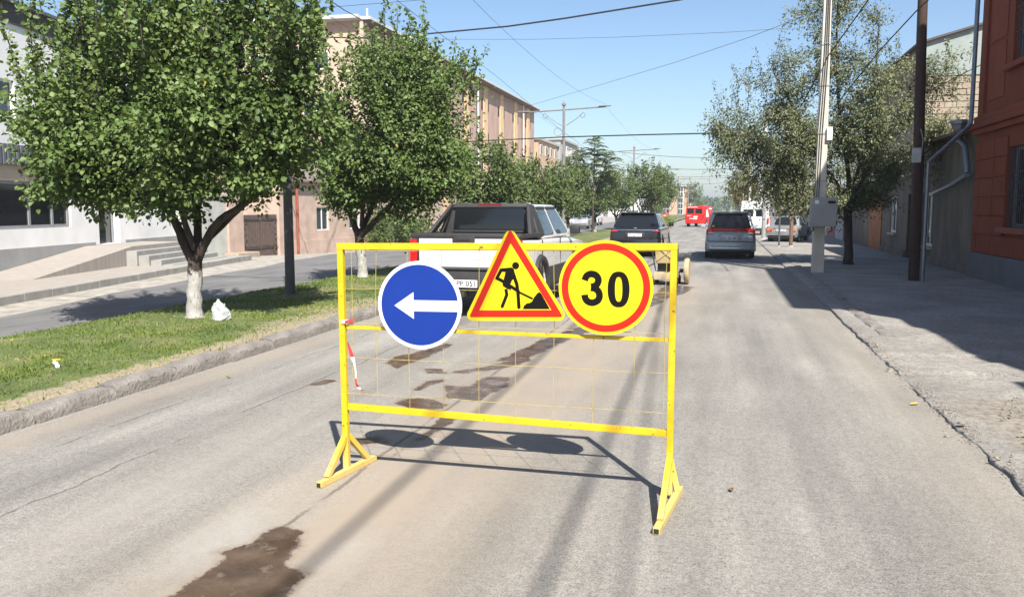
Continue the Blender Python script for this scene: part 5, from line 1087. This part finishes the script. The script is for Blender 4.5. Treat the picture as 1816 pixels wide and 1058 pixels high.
def pickup():
    t = thing('pickup_truck', 'white crew cab pickup truck with charcoal sail panels parked past the barrier', 'pickup truck', (-4.20, 13.75, 0), R_(-1.6)); hw = 1.01; zb = .42
    pr = [(0.05, zb)]+arch(1.28, .49, zb, .42)+arch(4.6, .49, zb, .42)+[(5.5, zb), (5.6, .8), (5.52, 1.12), (4.2, 1.24), (1.3, 1.30), (.02, 1.36), (0, .8)]
    shell(t, 'body', pr, hw, 'white_car', .07, lambda y, z: 1-.045*(z-.7))
    # tailgate, its cap and recess
    g = part(t, 'tailgate', (0, -.02, 1.10), (1.66, .05, .50), 'white_car', .015); text(g, 'CHEVROLET', .20, (0, -.0465, 1.06), MAT['white_car'], .004, sx=1.35, bold=.004)
    part(t, 'tailgate_cap', (0, .05, 1.395), (1.97, .22, .085), 'grey_plastic', .03); h = part(t, 'tailgate_handle', (-.02, -.045, 1.335), (.40, .03, .10), 'grey_plastic', .012); rb((-.02, -.062, 1.335), (.22, .012, .035)).build('latch', MAT['black_plastic'], h, bevel=.003)
    part(t, 'bed_cover', (0, .75, 1.37), (1.80, 1.3, .05), 'grey_plastic', .02)
    for s in (-1, 1):
        part(t, 'bed_rail', (s*.955, .80, 1.385), (.09, 1.6, .08), 'grey_plastic', .03)
        l = part(t, 'tail_light', (s*.93, -.012, 1.13), (.13, .10, .40), 'red_lens', .02); rb((s*.925, -.065, 1.13), (.08, .012, .09)).build('reverse_lens', MAT['clear_lens'] if False else MAT['red_lens'], l, bevel=.003)
        part(t, 'lower_cladding', (s*.985, 2.95, .60), (.09, 2.25, .34), 'grey_plastic', .03); part(t, 'lower_cladding', (s*.985, .36, .66), (.09, .72, .42), 'grey_plastic', .03)
        for yc in (1.28, 4.6):
            m = MB(); pts = [(s*1.0, yc-.55*math.cos(a), .42+.55*math.sin(a)) for a in np.linspace(.0, math.pi, 14)]; m.tube(pts, .065, 6); m.build('wheel_arch_trim', MAT['grey_plastic'], t, smooth=50)
    b = part(t, 'rear_bumper', (0, -.09, .68), (2.0, .22, .30), 'grey_plastic', .05); part(t, 'bumper_step', (0, -.16, .845), (1.7, .12, .03), 'grey_plastic', .01)
    part(t, 'bumper_lower', (0, -.02, .47), (1.75, .14, .14), 'black_plastic', .03); plate(t, '00 PP 051', (.0, -.212, .60), .54, .125); part(t, 'tow_hitch', (0, -.14, .42), (.12, .25, .10), 'black_plastic', .02); part(t, 'underbody', (0, 2.6, .40), (1.6, 4.6, .26), 'black_plastic', .05); part(t, 'exhaust', (.6, .1, .36), (.09, .5, .09), 'galv', .03)
    c = Cabin(t, .94, .735, (1.46, 4.50), (1.62, 3.55), 1.28, 1.93, 'white_car', .09)
    fr_ = Cabin(t, .88, .715, (1.34, 1.50), (1.43, 1.72), 1.34, 1.95, 'grey_plastic', .05, 'rear_frame')
    MB().hexa([(-.69, 1.325, 1.45), (.69, 1.325, 1.45), (.69, 1.37, 1.45), (-.69, 1.37, 1.45)], [(-.66, 1.385, 1.88), (.66, 1.385, 1.88), (.66, 1.43, 1.88), (-.66, 1.43, 1.88)]).build('rear_window', MAT['glass'], t, bevel=.02, smooth=40)
    for z in (1.435, 1.885): MB().sq((-.70, 1.325+.13*(z-1.4), z), (.70, 1.325+.13*(z-1.4), z), .035).build('window_surround', MAT['grey_plastic'], t, bevel=.01)
    MB().box(-.22, .22, 1.405, 1.45, 1.905, 1.94).build('brake_light', MAT['dark_red_lens'], t)
    for s in (-1, 1):
        # sail panel: a frame of two bars and a lower web with an open triangle between
        MB().hexa([(s*.90, .72, 1.42), (s*.975, .72, 1.42), (s*.975, .98, 1.42), (s*.90, .98, 1.42)], [(s*.70, 1.36, 1.93), (s*.765, 1.36, 1.93), (s*.765, 1.62, 1.93), (s*.70, 1.62, 1.93)]).build('sail_bar', MAT['grey_plastic'], t, bevel=.025, smooth=40)
        MB().hexa([(s*.89, 1.30, 1.40), (s*.965, 1.30, 1.40), (s*.965, 1.75, 1.40), (s*.89, 1.75, 1.40)], [(s*.71, 1.40, 1.92), (s*.775, 1.40, 1.92), (s*.775, 1.70, 1.92), (s*.71, 1.70, 1.92)]).build('sail_panel', MAT['grey_plastic'], t, bevel=.03, smooth=40)
        for k in range(3): part(t, 'roof_lamp', (s*(.10+.24*k), 2.0, 1.94), (.10, .1, .03), 'white_car', .012)
    for f in ('left', 'right'):
        for u in ((.12, .44), (.50, .90)):
            u = u if f == 'right' else (1-u[1], 1-u[0]); w = c.win(f, *u, .12, .84, 'side_window', 'glass_light', .008, 0); c.win(f, *u, .85, .93, 'rain_deflector', 'black_plastic', .02)
    c.win('front', .08, .92, .12, .9, 'windscreen', 'glass_light'); mirrors(t, 3.85, 1.42, .98, 'black_plastic')
    for s in (-1, 1):
        part(t, 'panel_seam', (s*.845, -.012, 1.10), (.012, .05, .50), 'black_plastic', .002); part(t, 'panel_seam', (s*1.002, 1.42, .98), (.02, .014, .60), 'black_plastic', .002); part(t, 'panel_seam', (s*1.002, 2.95, .98), (.02, .014, .60), 'black_plastic', .002)
    part(t, 'tailgate_seam', (0, -.04, .86), (1.66, .03, .014), 'black_plastic', .002); part(t, 'fuel_flap', (-1.0, .55, 1.08), (.02, .18, .18), 'white_car', .008)
    wheels(t, (1.28, 4.6), 1.0, .39, .27); part(t, 'front_grille', (0, 5.6, .85), (1.5, .06, .35), 'black_plastic', .02)
    for s in (-1, 1): part(t, 'headlight', (s*.78, 5.55, .92), (.34, .1, .2), 'clear_lens', .03); part(t, 'door_handle', (s*1.0, 2.35, 1.12), (.04, .2, .04), 'white_car', .01)
    return t
pickup()

def generic(name, label, cat, loc, rz, L, hw, zb, belt, roof, paint, yb, yt, wt, wheelsy, r, tail, nose, group=None, hood=None, detail=True, sill=None, wb=None, rear_v=(.12, .9), rear_u=(.08, .92), rearback=None):
    "saloon, estate or van: rear at y=0"
    t = thing(name, label, cat, loc, rz, group); wb = wb or hw-.06
    pr = [(.10, zb)]+arch(wheelsy[0], r+.07, zb, r)+arch(wheelsy[1], r+.07, zb, r)+[(L-.12, zb), (L, zb+.22), (L-.05, nose), (hood or yb[1], belt), (yb[0], belt), (.06, tail), (0, tail-.28), (0.02, zb+.18)]
    shell(t, 'body', pr, hw, paint, .13, lambda y, z: 1-.07*(z-.45))
    c = Cabin(t, wb, wt, yb, yt, belt-.05, roof, paint, .11)
    c.win('rear', *rear_u, *rear_v, 'rear_window', 'glass', .008, .05)
    for f in ('left', 'right'):
        for u in (((.09, .30), (.33, .60), (.63, .9)) if yb[1]-yb[0] > 2.9 else ((.10, .47), (.51, .88))):
            u = u if f == 'right' else (1-u[1], 1-u[0]); c.win(f, *u, .14, .86, 'side_window', 'glass', .008)
    c.win('front', .08, .92, .12, .9, 'windscreen', 'glass_light')
    wheels(t, wheelsy, hw, r, .21); part(t, 'underbody', (0, L/2, zb-.03), (hw*1.7, L*.86, .16), 'black_plastic', .04)
    if detail: mirrors(t, yb[1]-.35, belt+.06, hw-.05, paint)
    for s in (-1, 1): part(t, 'headlight', (s*(hw-.28), L-.06, nose-.14), (.36, .1, .16), 'clear_lens', .03)
    return t, c
# black SUV
t, c = generic('black_suv', 'glossy black suv parked ahead of the white pickup', 'suv', (-3.17, 32.3, 0), R_(-1), 4.9, .985, .30, 1.12, 1.66, 'black_car', (.30, 4.0), (.95, 3.0), .70, (.98, 3.88), .37, 1.08, .92)
part(t, 'rear_spoiler', (0, .92, 1.665), (1.30, .30, .045), 'black_car', .018); part(t, 'chrome_line', (0, .035, 1.02), (1.72, .06, .03), 'chrome', .01); part(t, 'badge', (0, .06, 1.10), (.12, .05, .04), 'chrome', .01)  # the wide chrome bar is a thin silver trim line, not a lamp
part(t, 'rear_bumper', (0, .04, .52), (1.80, .18, .34), 'black_car', .07); part(t, 'diffuser', (0, .03, .36), (1.5, .18, .12), 'grey_plastic', .03); part(t, 'plate_recess', (0, -.012, .84), (.74, .03, .2), 'black_plastic', .02); part(t, 'panel_seam', (0, -.035, .70), (1.6, .03, .014), 'grey_plastic', .002); plate(t, '07 LL 777', (.0, -.03, .84), .52, .115)
for s in (-1, 1): part(t, 'tail_light', (s*.80, .05, .985), (.26, .10, .05), 'red_lens', .02); part(t, 'reflector', (s*.72, -.045, .50), (.22, .02, .035), 'red_lens', .006); part(t, 'roof_rail', (s*.66, 2.0, 1.67), (.04, 1.7, .03), 'black_plastic', .01); part(t, 'exhaust', (s*.55, -.03, .34), (.16, .12, .07), 'chrome', .02)
# grey minivan
t, c = generic('grey_minivan', 'grey blue minivan with full width red tail lamps stopped in the right lane', 'minivan', (.34, 31.8, 0), R_(1.0), 4.75, .90, .27, 1.05, 1.72, 'grey_car', (.12, 4.15), (.50, 3.1), .68, (.95, 3.85), .33, 1.03, .88, rear_v=(.10, .86), rear_u=(.045, .955))
part(t, 'lamp_band', (0, .04, 1.06), (1.60, .10, .115), 'red_lens', .03); part(t, 'spoiler', (0, .48, 1.70), (1.25, .28, .05), 'grey_car', .02)
for s in (-1, 1): l = part(t, 'tail_light', (s*.74, .05, 1.0), (.24, .14, .17), 'red_lens', .03); rb((s*.70, -.025, .955), (.2, .012, .05)).build('reverse_lens', MAT['clear_lens'], l, bevel=.004); part(t, 'reflector', (s*.70, -.05, .47), (.18, .02, .045), 'red_lens', .006)
part(t, 'tailgate_garnish', (0, .0, .80), (.74, .05, .20), 'grey_car', .03); plate(t, '61 OC 061', (0, -.035, .77), .50, .13); part(t, 'rear_bumper', (0, .02, .48), (1.72, .20, .32), 'grey_car', .07); part(t, 'bumper_chrome', (0, -.085, .40), (1.5, .02, .03), 'chrome', .006); part(t, 'diffuser', (0, .03, .32), (1.5, .2, .10), 'black_plastic', .03)
part(t, 'rear_wiper', (.18, .11, 1.16), (.5, .02, .02), 'black', .004)
for s in (-1, 1): part(t, 'panel_seam', (s*.80, .0, .80), (.012, .06, .38), 'black_plastic', .002)
part(t, 'panel_seam', (0, -.01, .645), (1.6, .06, .014), 'black_plastic', .002); part(t, 'rear_sticker', (-.62, .14, 1.19), (.09, .02, .07), 's_yellow', .004)
# old pale sedan
t, c = generic('old_sedan', 'faded pale old boxy sedan parked on the right pavement', 'car', (3.05, 46.6, 0), R_(-16), 4.1, .80, .30, .93, 1.42, 'old_car', (.95, 3.0), (1.30, 2.55), .60, (.75, 3.15), .30, .90, .86, hood=3.0, rear_v=(.12, .88))
for s in (-1, 1): l = part(t, 'tail_light', (s*.60, -.005, .70), (.30, .05, .13), 'orange_lens', .01); rb((s*.5, -.035, .70), (.08, .012, .10)).build('reverse_lens', MAT['red_lens'], l)
part(t, 'rear_bumper', (0, -.04, .47), (1.58, .12, .10), 'chrome', .03); part(t, 'rear_panel', (0, -.005, .40), (1.3, .05, .14), 'black_plastic', .02); plate(t, '04 NU 070', (0, -.02, .68), .52, .115); part(t, 'chrome_strip', (0, -.01, .80), (1.4, .02, .02), 'chrome', .004)
# vans far down the road
def van(name, label, loc, rz, paint, hw=.95, L=4.9, H=2.05):
    t = thing(name, label, 'van', loc, rz); zb = .33
    pr = [(.05, zb)]+arch(.95, .40, zb, .33)+arch(3.9, .40, zb, .33)+[(L-.05, zb), (L, .75), (L-.1, 1.05), (L-.95, 1.22), (L-1.55, H-.05), (.12, H), (0, 1.1)]
    shell(t, 'body', pr, hw, paint, .10, lambda y, z: 1-.05*(z-.4)); wheels(t, (.95, 3.9), hw, .33)
    for s in (-1, 1):
        rb((s*.40, .03, 1.52), (.62, .05, .46)).build('rear_window', MAT['glass'], t, bevel=.01); part(t, 'tail_light', (s*.86, -.01, 1.0), (.12, .06, .36), 'red_lens', .02)
        MB().hexa([(s*(hw-.045), 3.0, 1.25), (s*(hw-.03), 3.0, 1.25), (s*(hw-.03), 3.75, 1.25), (s*(hw-.045), 3.75, 1.25)], [(s*(hw-.10), 3.0, 1.75), (s*(hw-.075), 3.0, 1.75), (s*(hw-.075), 3.5, 1.75), (s*(hw-.10), 3.5, 1.75)]).build('side_window', MAT['glass'], t)
    part(t, 'rear_bumper', (0, -.04, .45), (1.75, .14, .18), 'black_plastic' if paint != 'red_car' else 'red_car', .04); plate(t, '35 AA 112', (0, -.02, .78)); mirrors(t, 3.7, 1.25, hw, 'black_plastic'); return t
t = van('red_van', 'bright red delivery van with white markings driving off down the road', (-2.55, 84.5, 0), R_(-13), 'red_car')
m = MB(); m.quad((.965, 1.2, .9), (.965, 1.9, .9), (.965, 1.9, 1.3), (.965, 1.2, 1.3)); 
for (x0, x1, z0, z1) in ((-.5, .25, .78, .84), (-.1, .3, .9, 1.05), (-.75, -.3, 1.06, 1.1), (-.7, .3, 1.88, 1.93)): rb(((x0+x1)/2, -.012, (z0+z1)/2), (x1-x0, .012, z1-z0)).build('marking', MAT['plate'], t)
for (y0, y1, z0, z1) in ((.9, 1.7, .95, 1.25), (1.0, 1.6, 1.25, 1.5), (1.1, 1.4, 1.5, 1.68), (2.0, 3.0, 1.7, 1.82)): MB().box(.93 if z1 < 1.3 else .90, .965 if z1 < 1.3 else .94, y0, y1, z0, z1).build('marking', MAT['plate'], t)
van('white_van', 'white passenger van parked behind the old sedan', (2.1, 58, 0), R_(-8), 'white_car', .98, 5.2, 2.3)
# cars beyond the median
for k, (X, Y, rz, p, lab) in enumerate(((-12.2, 78, 180, 'silver_car', 'silver saloon beyond the median behind the pale trunked tree'), (-13.4, 88, 0, 'white_car', 'white saloon parked past the silver saloon across the median'), (-12.0, 120, 180, 'blue_car', 'dark blue saloon far along the opposite carriageway'), (-8.5, 128, 180, 'red_car', 'small red saloon coming from the far end of the street'), (-10.2, 140, 180, 'blue_car', 'dark saloon following the small red saloon'), (-15.6, 61, 0, 'blue_car', 'dark blue saloon parked by the pink house'))):
    generic('saloon_car', lab, 'car', (X, Y, zl(X, Y)), R_(rz), 4.4, .88, .28, .95, 1.45, p, (.7, 3.5), (1.3, 2.8), .62, (.85, 3.5), .31, .95, .85, 'cars beyond the median')

# ================================================================ CUTTING MACHINE
MAT['dusty_yellow'] = M('dusty_yellow_paint', (.50, .36, .10), .7, .3, 6, c2=(.50, .42, .26)); MAT['dusty_beige'] = M('mud_spattered_guard', (.40, .32, .20), .85, .3, 6)
t = thing('floor_saw', 'dusty yellow walk behind asphalt saw standing in the wet trail', 'asphalt saw', (-1.28, 20.9, 0), R_(-3))
MB().hexa([(-.24, -.1, .52), (.24, -.1, .52), (.24, .32, .52), (-.24, .32, .52)], [(-.28, -.14, .98), (.28, -.14, .98), (.28, .36, .98), (-.28, .36, .98)]).build('water_tank', MAT['dusty_yellow'], t, bevel=.04, smooth=40)
for a, b in (((-.2, -.128, .60), (.2, -.145, .92)), ((.2, -.128, .60), (-.2, -.145, .92))): MB().sq(a, b, .02).build('tank_rib', MAT['dusty_yellow'], t)
part(t, 'filler_cap', (.05, .1, 1.0), (.12, .12, .06), 'black_plastic', .02); part(t, 'engine', (0, .3, .40), (.44, .5, .30), 'black_plastic', .04); part(t, 'frame', (0, .15, .22), (.56, .8, .18), 'dusty_beige', .03)
MB().lathe([(0, -.06), (.29, -.06), (.31, -.03), (.31, .03), (.29, .06), (0, .06)], 28, 'X', (.48, .25, .33)).build('blade_guard', MAT['dusty_beige'], t, smooth=40); MB().tube([(.3, .25, .33), (.42, .25, .33)], .05, 8).build('spindle', MAT['black_plastic'], t)
for s in (-1, 1):
    for y in (-.15, .5): MB().lathe([(0, -.035), (.09, -.035), (.10, -.02), (.10, .02), (.09, .035), (0, .035)], 16, 'X', (s*.27, y, .10)).build('wheel', MAT['black'], t, smooth=40)
    MB().tube([(s*.24, -.1, .35), (s*.30, -.28, .80), (s*.32, -.5, .88)], .018, 6).build('handle_bar', MAT['dark_metal'], t, smooth=50); MB().tube([(s*.32, -.5, .88), (s*.33, -.62, .89)], .026, 6).build('grip', MAT['black'], t)
MB().tube([(-.3, .1, .5), (-.42, -.1, .45), (-.40, -.3, .2), (-.36, -.2, .05)], .014, 6).build('hose', MAT['black'], t)

# ================================================================ SMALL THINGS ON THE GRASS AND ROAD
def bag():
    r = random.Random(5); V = []; Fc = []; n = 16; rings = [(.125, 0), (.145, .04), (.14, .10), (.125, .16), (.10, .21), (.065, .26), (.03, .30), (.012, .335)]
    for j, (q, z) in enumerate(rings):
        for k in range(n): a = 2*math.pi*k/n; w = q*(1+r.uniform(-.13, .13)+.12*math.sin(3*a+j)); V.append((w*math.cos(a)*(1.05)+.03*math.sin(j*.8), w*.8*math.sin(a), z+r.uniform(-.012, .012)*(j > 0)))
    for j in range(len(rings)-1):
        for k in range(n): a = j*n+k; b = j*n+(k+1) % n; Fc.append((a, b, b+n, a+n))
    Fc.append(tuple(range(n))[::-1]); Fc.append(tuple((len(rings)-1)*n+k for k in range(n)))
    me = bpy.data.meshes.new('plastic_bag'); me.from_pydata(V, [], Fc); me.materials.append(M('white_plastic_film', (.38, .39, .40), .35, .05, 6)); o = link('plastic_bag', me); o.location = (-7.38, 11.35, .15)
    tag(o, 'knotted white plastic bag lying on the grass by the apricot trunk', 'bag')
    ear = MB(); ear.quad((.05, -.02, .20), (.10, -.02, .21), (.115, -.03, .27), (.08, -.01, .28)); ear.build('handle', me.materials[0], o, fix=False)
bag()
t = thing('garden_tap', 'white plastic standpipe with yellow tap handle standing in the grass', 'tap', (-6.86, 7.5, .14))
MB().tube([(0, 0, 0), (0, 0, .05), (-.01, -.005, .075), (-.035, -.02, .092)], [.019, .019, .021, .019], 10).build('pipe', MAT['s_white'], t, smooth=40); MB().lathe([(.024, 0), (.026, .02), (.022, .03)], 12, 'Z', (0, 0, .03)).build('collar', MAT['s_white'], t)
MB().sq((-.06, .0, .112), (.04, .0, .122), .014).build('handle', MAT['orange_cream'] if False else M('yellow_plastic', (.75, .45, .05), .5, .1, 5), t)
MAT['dry_leaf'] = M('yellow_fallen_leaf', (.62, .40, .03), .6, .2, 20)
for k, (x, y, s, lab) in enumerate(((1622, 716, .05, 'yellow fallen leaf lying by the right kerb'), (1297, 868, .035, 'brown fallen leaf on the road right of the barrier'), (405, 668, .04, 'green leaf lying on the road by the median kerb'))):
    p = G(x, y, .012); m = MB(); m.v = [(-s, 0, 0), (-s*.3, -s*.45, .006), (s*.5, -s*.3, .01), (s, 0, .002), (s*.5, s*.3, .012), (-s*.3, s*.45, .008), (0, 0, -.002)]; m.f = [(6, i, (i+1) % 6) for i in range(6)]; m.m = [0]*6
    mt = MAT['dry_leaf'] if k == 0 else (M('brown_leaf', (.2, .11, .04), .8) if k == 1 else M('green_leaf', (.12, .2, .03), .6)); o = m.build('fallen_leaf', mt, fix=False); o.location = (float(p[0]), float(p[1]), .014); o.rotation_euler = (0, 0, k*1.3+.3); tag(o, lab, 'leaf')

# ================================================================ AIR
hz = MB().box(-720, 720, -120, 1520, -2.6, 19).build('haze', None); hz.data.materials.clear()
hm = bpy.data.materials.new('air'); hm.use_nodes = True; ht = hm.node_tree; ht.nodes.remove(ht.nodes['Principled BSDF'])
pv = ht.nodes.new('ShaderNodeVolumePrincipled'); pv.inputs['Color'].default_value = (.80, .88, 1, 1); pv.inputs['Density'].default_value = .0006; pv.inputs['Anisotropy'].default_value = .2
ht.links.new(pv.outputs[0], ht.nodes['Material Output'].inputs['Volume']); hz.data.materials.append(hm); tag(hz, 'thin pale summer haze over the whole street', 'haze', kind='stuff')
